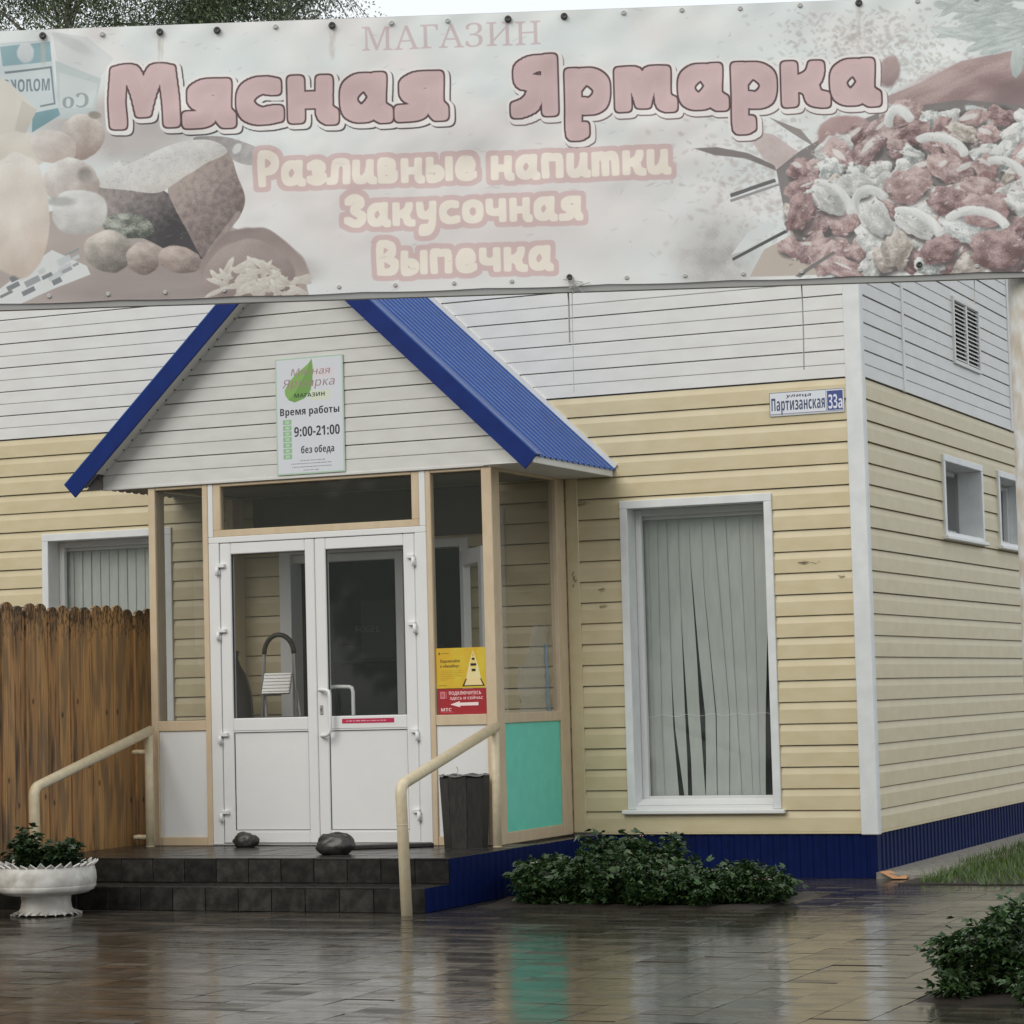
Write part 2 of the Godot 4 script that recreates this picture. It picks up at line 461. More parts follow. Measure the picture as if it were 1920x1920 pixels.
func banner_print() -> Image:
	var im := Image.create(2048, int((TOP) * ban_k), false, Image.FORMAT_RGB8)
	grain.seed = 5; grain.frequency = 0.05; grain.fractal_octaves = 3
	var n := FastNoiseLite.new()
	n.seed = 11; n.frequency = 0.004; n.fractal_octaves = 4
	var n2 := FastNoiseLite.new()
	n2.seed = 12; n2.frequency = 0.0035
	var cool := rgb(229, 237, 237); var warm := rgb(239, 233, 230); var clean := rgb(238, 241, 239)
	for y in im.get_height():
		for x in im.get_width():
			var v := n.get_noise_2d(x, y * 2.0); var u := n2.get_noise_2d(x * 0.7, y + 300.0)
			im.set_pixel(x, y, clean.lerp(cool, clampf(0.4 + 1.2 * v, 0, 1)).lerp(warm, clampf(u * 1.6, 0, 0.8)))
	# pink haze printed round the lower lines of text
	blob(im, 860, 400, 420, 150, -0.03, rgb(234, 222, 218), rgb(232, 220, 216), 0.6, 0.8, 0.1)
	# --- food on the left
	blob(im, 215, 240, 140, 60, 0.1, rgb(196, 186, 180), rgb(188, 172, 166), 0.5, 0.8)
	bpoly(im, [0, 430, 150, 380, 420, 420, 560, 480, 580, 551, 300, 560, 0, 575], rgb(186, 168, 160))
	blob(im, 330, 525, 240, 42, -0.04, rgb(184, 164, 157), rgb(150, 130, 126), 0.3, 0.9)
	bpoly(im, [100, 62, 165, 72, 215, 112, 190, 150, 110, 118], rgb(221, 226, 224))
	blob(im, 140, 85, 40, 10, 0.5, rgb(190, 196, 196), rgb(205, 208, 206), 0.4, 0.7)
	bpoly(im, [106, 116, 192, 150, 178, 222, 112, 226], rgb(196, 213, 213))
	bpoly(im, [114, 138, 186, 160, 176, 205, 116, 204], rgb(210, 222, 221))
	write(im, "Со", face("Droid Serif", 700), bt(120, 205).x, bt(120, 205).y, 50, 28, rgb(150, 164, 164), 0.9, 0.0, true)
	bpoly(im, [1, 84, 94, 77, 116, 218, 62, 250, 0, 244], rgb(206, 222, 225))
	bpoly(im, [3, 91, 96, 80, 99, 117, 8, 127], rgb(132, 185, 196))
	bpoly(im, [64, 214, 112, 205, 116, 218, 62, 250], rgb(112, 172, 184))
	blob(im, 50, 101, 16, 20, 0.0, rgb(222, 229, 231), rgb(196, 210, 214), 0.15)
	bpoly(im, [10, 137, 99, 126, 107, 198, 78, 203, 78, 200, 104, 195, 96, 130, 13, 141], rgb(120, 138, 146))
	write(im, "МОЛОКО", face("Droid Sans", 700), bt(8, 177).x, bt(8, 175).y, 90, 24, rgb(112, 128, 138), 0.9, 0.0, true)
	bpoly(im, [0, 148, 20, 156, 72, 208, 50, 252, 0, 262], rgb(224, 218, 202))
	bpoly(im, [44, 190, 72, 208, 50, 252, 30, 246], rgb(212, 203, 184))
	blob(im, 156, 256, 42, 44, 0.0, rgb(236, 226, 214), rgb(168, 140, 126), 0.04)
	blob(im, 180, 218, 12, 7, 0.2, rgb(150, 138, 128), rgb(170, 155, 142), 0.3)
	blob(im, 38, 285, 52, 36, 0.15, rgb(233, 226, 208), rgb(222, 208, 190), 0.06)
	blob(im, 102, 276, 44, 32, 0.3, rgb(238, 230, 222), rgb(196, 172, 158), 0.04)
	gpoly(im, [364, 264, 400, 258, 450, 266, 520, 300, 470, 312, 425, 296], rgb(158, 150, 148), rgb(206, 202, 200), 380, 264, 520, 300, .3)
	blob(im, 446, 281, 7, 11, 0.6, rgb(226, 226, 224), rgb(220, 220, 218), 0.2)
	gpoly(im, [186, 350, 240, 356, 300, 356, 335, 385, 365, 440, 384, 486, 330, 478, 285, 455, 210, 420, 188, 390], rgb(176, 160, 152), rgb(70, 64, 68), 220, 345, 290, 450, .25)
	gpoly(im, [318, 352, 360, 326, 424, 287, 448, 335, 461, 374, 452, 405, 436, 428, 412, 474, 384, 488, 350, 430, 326, 385], rgb(184, 160, 150), rgb(122, 102, 98), 345, 350, 440, 440, .45)
	gpoly(im, [388, 486, 412, 474, 436, 428, 452, 405, 446, 398, 420, 432, 392, 470], rgb(204, 184, 174), rgb(196, 172, 162), 390, 480, 450, 400, .2, .5)
	gpoly(im, [184, 350, 196, 322, 226, 303, 238, 312, 300, 283, 356, 266, 402, 267, 428, 288, 380, 312, 345, 336, 318, 354, 292, 364, 240, 358], rgb(236, 236, 232), rgb(206, 198, 190), 300, 280, 330, 352, .3)
	for k in 160: blob(im, rng.randf_range(200, 420), rng.randf_range(285, 360), rng.randf_range(.8, 2.6), rng.randf_range(.6, 1.6), 0.0, rgb(190, 180, 172), rgb(170, 160, 152), .4, .35)
	for k in 160:
		var u := rng.randf(); var v := rng.randf()
		blob(im, 335 + u * 105, 345 + v * 110 - u * 40, rng.randf_range(.8, 2.4), rng.randf_range(.6, 2.0), 0.0, rgb(120, 102, 96), rgb(206, 190, 180), .4, .35)
	blob(im, 135, 342, 52, 46, 0.2, rgb(240, 236, 230), rgb(180, 156, 142), 0.04)
	blob(im, 162, 330, 16, 14, 0.5, rgb(140, 130, 124), rgb(180, 168, 158), 0.4, 0.8)
	blob(im, 150, 398, 54, 44, 0.1, rgb(238, 239, 236), rgb(178, 174, 166), 0.05)
	blob(im, 115, 378, 28, 9, 0.0, rgb(170, 170, 164), rgb(180, 176, 168), 0.4, 0.8)
	blob(im, 243, 426, 48, 24, 0.12, rgb(176, 182, 164), rgb(74, 84, 72), 0.05, 1.0, 0.8)
	bpoly(im, [0, 545, 60, 498, 100, 470, 165, 500, 172, 516, 110, 540, 30, 575, 0, 575], rgb(222, 226, 226))
	for k in 16:
		var x := rng.randf_range(0, 140); var y := 545 - x * 0.42 + rng.randf_range(-22, 24)
		var l := rng.randf_range(10, 30); var t := rng.randf_range(4, 12)
		bpoly(im, [x, y, x + l, y - l * 0.5, x + l + t * 0.5, y - l * 0.5 + t, x + t * 0.5, y + t], [rgb(118, 126, 132), rgb(150, 158, 162), rgb(200, 208, 210)][k % 3], 0.9)
	blob(im, 32, 405, 66, 118, 0.0, rgb(240, 233, 222), rgb(212, 188, 166), 0.03)
	blob(im, 205, 472, 47, 40, 0.2, rgb(228, 216, 200), rgb(110, 100, 90), 0.04)
	blob(im, 272, 486, 33, 30, 0.1, rgb(226, 204, 190), rgb(122, 96, 88), 0.04)
	blob(im, 338, 488, 43, 25, 0.18, rgb(226, 202, 190), rgb(126, 100, 92), 0.04)
	for q in [[205, 472, 40, 34], [272, 486, 28, 25], [338, 488, 36, 20], [243, 426, 42, 20]]:
		for k in 26: blob(im, q[0] + rng.randfn(0, q[2] * .4), q[1] + rng.randfn(0, q[3] * .4), rng.randf_range(.8, 2.4), rng.randf_range(.6, 1.6), 0.0, rgb(132, 118, 106), rgb(226, 214, 200), .4, .45)
	blob(im, 480, 515, 100, 84, 0.35, rgb(150, 126, 120), rgb(196, 170, 160), 0.03)
	blob(im, 470, 530, 92, 76, 0.35, rgb(186, 162, 154), rgb(132, 108, 104), 0.04)
	for k in 95:
		var x := rng.randf_range(395, 572); var y := rng.randf_range(492, 552)
		if y < 490 + 45 * absf((x - 470) / 100.0) - 8: continue
		blob(im, x, y, rng.randf_range(12, 24), rng.randf_range(4, 6), rng.randf_range(-1.2, 1.2), rgb(232, 228, 214), rgb(188, 172, 156), 0.12)
	# --- meat, onion and herbs on the right
	for k in 900:
		var x := rng.randfn(1640, 95); var y := rng.randfn(95, 50)
		if y < 18: continue
		blob(im, x, y, rng.randf_range(1.0, 7.5), rng.randf_range(0.8, 4.0), rng.randf_range(-1, 1), [rgb(196, 190, 184), rgb(172, 168, 164), rgb(222, 214, 206), rgb(206, 196, 188)][k % 4], rgb(196, 188, 182), 0.5, 0.45)
	for k in 700:
		var x := rng.randfn(1440, 90); var y := rng.randfn(330, 75)
		blob(im, x, y, rng.randf_range(1.0, 9.0), rng.randf_range(0.8, 5.0), rng.randf_range(-1, 1), [rgb(200, 184, 178), rgb(186, 176, 170), rgb(226, 214, 207), rgb(210, 192, 184)][k % 4], rgb(204, 190, 184), 0.5, 0.4)
	bpoly(im, [1655, 185, 1720, 160, 1800, 118, 1920, 92, 1990, 80, 1990, 240, 1800, 205, 1690, 218], rgb(196, 160, 157))
	blob(im, 1800, 165, 150, 42, -0.32, rgb(207, 172, 167), rgb(168, 128, 126), 0.3, 0.9, 0.8)
	blob(im, 1905, 175, 60, 30, -0.3, rgb(150, 120, 118), rgb(128, 104, 104), 0.5, 0.7)
	blob(im, 1665, 135, 20, 30, 0.2, rgb(196, 160, 156), rgb(168, 136, 132), 0.15)
	for k in 34:
		var x := rng.randf_range(1780, 2000); var y := rng.randf_range(-30, 130) * (0.4 + 0.6 * (x - 1760) / 200.0)
		blob(im, x, y, rng.randf_range(34, 62), rng.randf_range(7, 11), rng.randf_range(-0.5, 0.35) - 0.1, rgb(218, 230, 226), rgb(168, 184, 180), 0.06, 1.0, 0.5)
	blob(im, 1905, 115, 12, 34, 0.15, rgb(208, 220, 216), rgb(172, 188, 182), 0.06)
	bpoly(im, [1300, 282, 1345, 280, 1400, 290, 1452, 312, 1455, 322, 1395, 300, 1340, 295], rgb(128, 116, 112), 0.9)
	bpoly(im, [1395, 245, 1450, 255, 1500, 290, 1470, 325, 1430, 300], rgb(212, 182, 176), 0.8)
	bpoly(im, [1440, 222, 1500, 245, 1530, 280, 1500, 262], rgb(140, 124, 118), 0.8)
	blob(im, 1340, 470, 70, 70, 0.2, rgb(196, 198, 196), rgb(160, 156, 152), 0.7, 0.7, 0.9)
	bpoly(im, [1405, 520, 1432, 470, 1490, 440, 1540, 480, 1560, 515], rgb(205, 186, 168))
	bpoly(im, [1370, 480, 1400, 440, 1440, 415, 1455, 430, 1400, 470], rgb(222, 228, 228))
	bpoly(im, [1455, 320, 1500, 285, 1560, 250, 1660, 208, 1800, 190, 1990, 205, 1990, 500, 1560, 512, 1500, 470, 1470, 400], rgb(138, 130, 126))
	blob(im, 1590, 265, 58, 48, 0.3, rgb(205, 162, 158), rgb(168, 120, 118), 0.06)
	blob(im, 1610, 300, 34, 30, 0.0, rgb(196, 150, 147), rgb(172, 122, 120), 0.08)
	for k in 5: blob(im, 1855 + k * 24, 225 + (k % 3) * 22, 52, 14, 0.5 - 0.25 * k, rgb(214, 224, 222), rgb(150, 164, 160), 0.06)
	var chunk := [[rgb(224, 192, 186), rgb(160, 116, 114)], [rgb(240, 242, 238), rgb(176, 178, 172)], [rgb(206, 166, 162), rgb(120, 82, 82)], [rgb(228, 218, 204), rgb(150, 134, 122)], [rgb(236, 240, 236), rgb(136, 146, 142)], [rgb(216, 184, 178), rgb(138, 100, 100)]]
	for row in 9:
		for k in 13:
			var y := 222 + row * 34.0 + rng.randf_range(-10, 10)
			var x := 1470 + k * 40.0 + rng.randf_range(-14, 14) + (row % 2) * 18
			if x < 1470 + maxf(0, 320 - y) * 2.0 or (x < 1520 and y > 470): continue
			var c: Array = chunk[rng.randi() % 6]
			blob(im, x + 3, y + 5, rng.randf_range(24, 30), rng.randf_range(19, 25), rng.randf_range(-1, 1), rgb(92, 84, 82), rgb(86, 80, 80), 0.2, 0.75)
			blob(im, x, y, rng.randf_range(22, 40), rng.randf_range(16, 25), rng.randf_range(-1, 1), c[0], c[1], 0.06, 1.0, 0.8, rng.randf_range(2.0, 3.6), .45)
			if rng.randf() < 0.6:
				blob(im, x + rng.randf_range(-10, 10), y - rng.randf_range(4, 12), rng.randf_range(8, 20), rng.randf_range(2.5, 6), rng.randf_range(-0.9, 0.9), rgb(238, 238, 234), rgb(226, 220, 214), 0.25, 0.85)
	for q in [[1545, 375, 40, 22, 0.7, 1], [1635, 400, 26, 48, -0.5, 1], [1715, 425, 48, 18, 0.6, 1], [1825, 430, 55, 34, 0.2, 4], [1700, 350, 40, 30, -0.3, 0], [1780, 380, 38, 26, 0.2, 2], [1850, 395, 48, 30, 0.1, 0], [1500, 400, 24, 40, 0.3, 2], [1600, 350, 36, 22, 0.1, 1], [1680, 470, 26, 36, 0.2, 3], [1760, 470, 34, 26, 0.0, 2], [1870, 470, 50, 34, 0.0, 2]]:
		blob(im, q[0] + 4, q[1] + 7, q[2], q[3], q[4], rgb(96, 86, 84), rgb(92, 84, 82), 0.2, 0.8)
		blob(im, q[0], q[1], q[2], q[3], q[4], chunk[q[5]][0], chunk[q[5]][1], 0.05, 1.0, 0.7, 2.6, .4)
	for q in [[1640, 405, 34, 52, -.5], [1715, 428, 50, 26, .5], [1828, 436, 60, 40, .1], [1555, 380, 46, 26, .7], [1760, 290, 50, 30, .3], [1690, 250, 24, 44, -.3], [1880, 340, 46, 34, .6]]:
		for k in 26:
			var an := -2.6 + k * .085
			var ex := Vector2(cos(an) * q[2], sin(an) * q[3]).rotated(q[4])
			blob(im, q[0] + ex.x, q[1] + ex.y, 9, 6, an, rgb(244, 246, 243), rgb(198, 202, 198), .2, 1.0, .3)
	for k in 300:
		blob(im, rng.randf_range(1480, 1960), rng.randf_range(240, 500), rng.randf_range(1.5, 6), rng.randf_range(.8, 2.2), rng.randf_range(-1, 1), [rgb(246, 246, 244), rgb(90, 74, 72), rgb(200, 150, 146)][k % 3], rgb(226, 218, 212), .3, .6)
	bpoly(im, [1368, 366, 1452, 337, 1455, 343, 1370, 373], rgb(104, 104, 104))
	bpoly(im, [1368, 377, 1460, 346, 1461, 350, 1370, 382], rgb(150, 152, 152))
	bpoly(im, [1372, 486, 1472, 433, 1475, 438, 1374, 491], rgb(86, 86, 88))
	bpoly(im, [1490, 518, 1562, 472, 1566, 476, 1500, 520], rgb(130, 126, 122))
	# --- lettering
	var mg := bt(680, 98); var mg2 := bt(1015, 88)
	write(im, "МАГАЗИН", face("Droid Serif", 400), mg.x, mg.y, mg2.x - mg.x, 46, rgb(214, 198, 199))
	var ink := rgb(86, 66, 68); var pink := rgb(216, 188, 188); var paper := rgb(244, 240, 237)
	for wd in [["Мясная", 203, 244, 840, 224, 88.0, rgb(72, 70, 70)], ["Ярмарка", 955, 219, 1652, 198, 84.0, rgb(120, 104, 104)]]:
		var a := bt(wd[1], wd[2]); var b := bt(wd[3], wd[4])
		var f := fat_field(wd[0], Vector2(a.x, (a.y + b.y) / 2), b.x - a.x, wd[5], 32.0)
		var hw: float = wd[5] * 0.182
		stamp(im, f, hw + 8.0, wd[6], Vector2(6, 6) if wd[0] == "Мясная" else Vector2(5, 7))
		stamp(im, f, hw + 7.5, paper, Vector2(4, 4) if wd[0] == "Мясная" else Vector2(4, 5.5))
		stamp(im, f, hw + 7.5, paper)
		stamp(im, f, hw + 3.0, ink)
		stamp(im, f, hw, pink)
		stamp(im, f, hw * .55, rgb(210, 186, 184), Vector2(-2, 3), -1e9, .6)
	for wd in [["Разливные", 483, 350, 896, 345, 49.0], ["напитки", 918, 341, 1258, 331, 49.0], ["Закусочная", 648, 430, 1093, 414, 47.0], ["Выпечка", 706, 519, 1040, 509, 48.0]]:
		var a := bt(wd[1], wd[2]); var b := bt(wd[3], wd[4])
		var f := fat_field(wd[0], Vector2(a.x, (a.y + b.y) / 2), b.x - a.x, wd[5], 24.0)
		stamp(im, f, wd[5] * 0.152 + 9.5, rgb(218, 193, 191))
		stamp(im, f, wd[5] * 0.152, rgb(246, 238, 224))
	# rust running from the bolts, and grime along the bottom edge
	for q in [302, 624, 1609, 83]:
		for k in 26:
			var p := bt(q + rng.randf_range(-5, 5), 66)
			var y := rng.randf_range(4, 60)
			blob(im, q + rng.randf_range(-5, 5), (66 if q < 500 else 50 if q < 1000 else 14) + y, rng.randf_range(1, 3), rng.randf_range(5, 14), 0.0, rgb(206, 192, 172), rgb(206, 194, 178), 0.5, 0.18)
	for k in 260:
		blob(im, rng.randf_range(-80, 2000), rng.randf_range(20, 560), rng.randf_range(1.0, 9), rng.randf_range(0.7, 1.8), rng.randf_range(-0.5, 0.3), rgb(176, 176, 174), rgb(170, 170, 168), 0.5, 0.22)
	return im

func hours_print() -> Image:
	var im := Image.create(460, 700, false, Image.FORMAT_RGB8)
	im.fill(rgb(214, 218, 224))
	var edge := rgb(178, 205, 182)
	rect(im, 0, 0, 460, 9, edge); rect(im, 0, 691, 460, 700, edge); rect(im, 0, 0, 9, 700, edge); rect(im, 451, 0, 460, 700, edge)
	fill(im, [PackedVector2Array([Vector2(250, 12), Vector2(258, 70), Vector2(252, 150), Vector2(238, 205), Vector2(195, 248), Vector2(130, 268), Vector2(88, 252), Vector2(66, 222), Vector2(62, 190), Vector2(96, 140), Vector2(140, 98), Vector2(190, 66), Vector2(226, 40)])], rgb(136, 176, 98))
	fill(im, [PackedVector2Array([Vector2(250, 12), Vector2(200, 110), Vector2(140, 200), Vector2(88, 252), Vector2(130, 268), Vector2(195, 248), Vector2(238, 205), Vector2(252, 150)])], rgb(116, 162, 84))
	rect(im, 262, 70, 395, 130, rgb(226, 210, 214), 0.6); rect(im, 232, 205, 372, 262, rgb(214, 224, 196), 0.8)
	write(im, "Мясная", face("Droid Sans"), 106, 108, 262, 42, rgb(160, 132, 136), 1.0, 0.22)
	write(im, "Ярмарка", face("Droid Sans"), 46, 178, 352, 50, rgb(160, 130, 132), 1.0, 0.22)
	write(im, "МАГАЗИН", face("Droid Sans", 700), 128, 240, 206, 24, rgb(52, 70, 48))
	write(im, "Время работы", face("Droid Sans", 700), 28, 344, 402, 46, rgb(40, 42, 48))
	for k in 7:
		var y := 370.0 + k * 34.5
		rect(im, 46, y, 104, y + 29, rgb(150, 188, 148)); rect(im, 62, y + 6, 88, y + 23, rgb(182, 210, 182))
	write(im, "9:00-21:00", face("Droid Sans", 700), 122, 474, 308, 58, rgb(46, 48, 56))
	write(im, "без обеда", face("Droid Sans", 700), 166, 576, 224, 44, rgb(52, 54, 62))
	for q in [[160, 622, 150], [98, 640, 262], [104, 660, 258], [180, 680, 106]]:
		var x: float = q[0]
		while x < q[0] + q[2]:
			var l := rng.randf_range(5, 26)
			rect(im, x, q[1] - 5, x + l, q[1], rgb(120, 122, 130), 0.75); x += l + 4
	return im
func address_print() -> Image:
	var im := Image.create(464, 144, false, Image.FORMAT_RGB8)
	im.fill(rgb(220, 224, 230))
	var edge := rgb(126, 130, 142)
	rect(im, 0, 0, 464, 5, edge); rect(im, 0, 136, 464, 144, rgb(196, 198, 200)); rect(im, 0, 130, 464, 135, edge); rect(im, 0, 0, 4, 144, edge)
	write(im, "улица", face("Droid Sans", 700), 104, 34, 156, 15, rgb(66, 70, 84), 1.0, 0.25)
	write(im, "Партизанская", face("Droid Sans", 700), 12, 112, 334, 76, rgb(62, 74, 104))
	rect(im, 352, 8, 357, 130, rgb(150, 154, 166)); rect(im, 361, 12, 458, 128, rgb(62, 78, 138))
	write(im, "33", face("Droid Sans", 700), 368, 120, 56, 86, rgb(226, 228, 236))
	write(im, "а", face("Droid Sans", 700), 428, 120, 27, 58, rgb(226, 228, 236))
	return im
func yellow_print() -> Image:
	var im := Image.create(404, 294, false, Image.FORMAT_RGB8)
	var n := FastNoiseLite.new()
	n.seed = 31; n.frequency = 0.006
	for y in 294:
		for x in 404: im.set_pixel(x, y, rgb(214, 172, 48).lerp(rgb(214, 190, 62), clampf(0.5 + n.get_noise_2d(x, y) * 1.2 + (x - 200) * 0.0015, 0, 1)))
	var disc := PackedVector2Array()
	for k in 20: disc.append(Vector2(28 + 8 * cos(TAU * k / 20), 40 + 10 * sin(TAU * k / 20)))
	fill(im, [disc], rgb(110, 92, 34)); rect(im, 46, 36, 105, 42, rgb(142, 120, 40), 0.8)
	write(im, "Подключайся", face("Droid Sans", 700), 34, 106, 156, 24, rgb(62, 46, 18), 0.95)
	write(im, "к «билайну»", face("Droid Sans", 700), 34, 142, 152, 24, rgb(62, 46, 18), 0.95)
	for k in 6: rect(im, 34, 164 + k * 13, 34 + [170, 182, 150, 176, 120, 60][k], 169 + k * 13, rgb(170, 134, 40), 0.5)
	rect(im, 20, 270, 80, 276, rgb(120, 96, 36), 0.6)
	fill(im, [PackedVector2Array([Vector2(298, 20), Vector2(330, 110), Vector2(352, 200), Vector2(360, 240), Vector2(236, 240), Vector2(246, 190), Vector2(270, 100)])], rgb(238, 232, 200), 0.75)
	fill(im, [PackedVector2Array([Vector2(298, 30), Vector2(304, 66), Vector2(292, 66)])], rgb(180, 160, 90))
	fill(im, [PackedVector2Array([Vector2(288, 70), Vector2(310, 70), Vector2(322, 110), Vector2(320, 160), Vector2(308, 184), Vector2(288, 184), Vector2(278, 160), Vector2(276, 110)])], rgb(226, 206, 120))
	rect(im, 288, 76, 310, 92, rgb(44, 34, 26)); rect(im, 276, 116, 322, 134, rgb(34, 28, 24)); rect(im, 284, 156, 316, 174, rgb(40, 32, 26))
	fill(im, [PackedVector2Array([Vector2(236, 226), Vector2(358, 226), Vector2(388, 282), Vector2(206, 282)])], rgb(58, 44, 20))
	fill(im, [PackedVector2Array([Vector2(248, 220), Vector2(346, 220), Vector2(372, 274), Vector2(224, 274)])], rgb(236, 214, 156))
	return im
func red_print() -> Image:
	var im := Image.create(392, 190, false, Image.FORMAT_RGB8)
	im.fill(rgb(164, 42, 50))
	rect(im, 18, 20, 56, 72, rgb(214, 140, 142)); rect(im, 60, 20, 72, 72, rgb(214, 140, 142), 0.5); rect(im, 26, 30, 48, 62, rgb(164, 42, 50), 0.5)
	write(im, "ПОДКЛЮЧИТЕСЬ", face("Droid Sans", 700), 88, 44, 256, 25, rgb(240, 214, 212))
	write(im, "ЗДЕСЬ И СЕЙЧАС", face("Droid Sans", 700), 94, 80, 266, 25, rgb(240, 214, 212))
	fill(im, [PackedVector2Array([Vector2(96, 116), Vector2(176, 92), Vector2(172, 104), Vector2(322, 102), Vector2(322, 126), Vector2(174, 126), Vector2(178, 138)])], rgb(242, 226, 222))
	write(im, "МТС", face("Droid Sans", 700), 22, 166, 84, 24, rgb(240, 220, 218))
	rect(im, 22, 172, 128, 176, rgb(200, 110, 112), 0.7)
	return im
func sticker_print() -> Image:
	var im := Image.create(430, 36, false, Image.FORMAT_RGB8)
	im.fill(rgb(186, 44, 82))
	var x := 34.0
	while x < 350:
		var l := rng.randf_range(8, 40)
		rect(im, x, 12 + rng.randf_range(0, 3), x + l, 22, rgb(232, 196, 204), 0.8); x += l + 6
	return im

# ---------------------------------------------------------------- walls
func beige_row(p: float) -> PackedVector2Array:
	return PackedVector2Array([Vector2(-.014, 0), Vector2(.017, 0), Vector2(.017, .004), Vector2(.0135, p * .64), Vector2(.002, p * .948), Vector2(-.014, p * .952), Vector2(-.014, p)])
func white_row(p: float) -> PackedVector2Array:
	return PackedVector2Array([Vector2(-.014, 0), Vector2(.013, 0), Vector2(.0115, p * .43), Vector2(.003, p * .462), Vector2(.003, p * .485), Vector2(.012, p * .487), Vector2(.0105, p * .92), Vector2(.002, p * .965), Vector2(-.014, p * .969), Vector2(-.014, p)])
func clip_row(prof: PackedVector2Array, a: float, b: float) -> PackedVector2Array:
	var out := PackedVector2Array()
	for i in prof.size() - 1:
		var p := prof[i]; var q := prof[i + 1]
		if q.y < a or p.y > b: continue
		if p.y < a: p = p.lerp(q, (a - p.y) / maxf(q.y - p.y, 1e-6))
		if q.y > b: q = p.lerp(q, (b - p.y) / maxf(q.y - p.y, 1e-6))
		if out.is_empty() or not out[-1].is_equal_approx(p): out.append(p)
		out.append(q)
	return out
# rows of siding boards on a wall; every board is a part; holes are openings (x, y, width, height)
func siding(parent: Node, at: Transform3D, x0: float, x1: float, y0: float, y1: float, pitch: float, row: Callable, m: Material, holes: Array):
	var prof: PackedVector2Array = row.call(pitch)
	var y := y0
	while y < y1 - 0.01:
		var cuts := [y, minf(y + pitch, y1)]
		for h in holes:
			for e in [h.position.y, h.end.y]:
				if e > y + .004 and e < y + pitch - .004: cuts.append(e)
		cuts.sort()
		var jog := rng.randf_range(-.0012, .0012)
		for c in cuts.size() - 1:
			if cuts[c] >= y1: continue
			var mid: float = (cuts[c] + cuts[c + 1]) / 2
			var spans := [[x0, x1]]
			for h in holes:
				if mid < h.position.y or mid > h.end.y: continue
				var next := []
				for s in spans:
					if h.end.x <= s[0] or h.position.x >= s[1]: next.append(s)
					else:
						if h.position.x > s[0] + .01: next.append([s[0], h.position.x])
						if h.end.x < s[1] - .01: next.append([h.end.x, s[1]])
				spans = next
			var part := clip_row(prof, cuts[c] - y, cuts[c + 1] - y)
			if part.size() < 2: continue
			for s in spans:
				var l: float = s[0]; var r: float = s[1]
				obj("siding_board", Shape.new().extrude(part, func(_y): return l, func(_y): return r, at * Transform3D(Basis(), Vector3(0, y, jog))), m, parent)
		y += pitch
func wall(called: String, parent: Node, at: Transform3D, x0: float, x1: float, y0: float, y1: float, z0: float, z1: float, m: Material, holes: Array):
	var xs := [x0, x1]; var ys := [y0, y1]
	for h in holes:
		for e in [h.position.x, h.end.x]:
			if e > x0 and e < x1: xs.append(e)
		for e in [h.position.y, h.end.y]:
			if e > y0 and e < y1: ys.append(e)
	xs.sort(); ys.sort()
	var s := Shape.new()
	for i in xs.size() - 1:
		var run := -1
		for j in ys.size():
			var solid: bool = j < ys.size() - 1 and xs[i + 1] - xs[i] > 1e-4
			if solid:
				for h in holes:
					if h.has_point(Vector2((xs[i] + xs[i + 1]) / 2, (ys[j] + ys[j + 1]) / 2)): solid = false
			if solid and run < 0: run = j
			if not solid and run >= 0:
				s.box(Vector3(xs[i], ys[run], z0), Vector3(xs[i + 1], ys[j], z1)); run = -1
	var o := obj(called, s, m, parent)
	o.transform = at
	return o
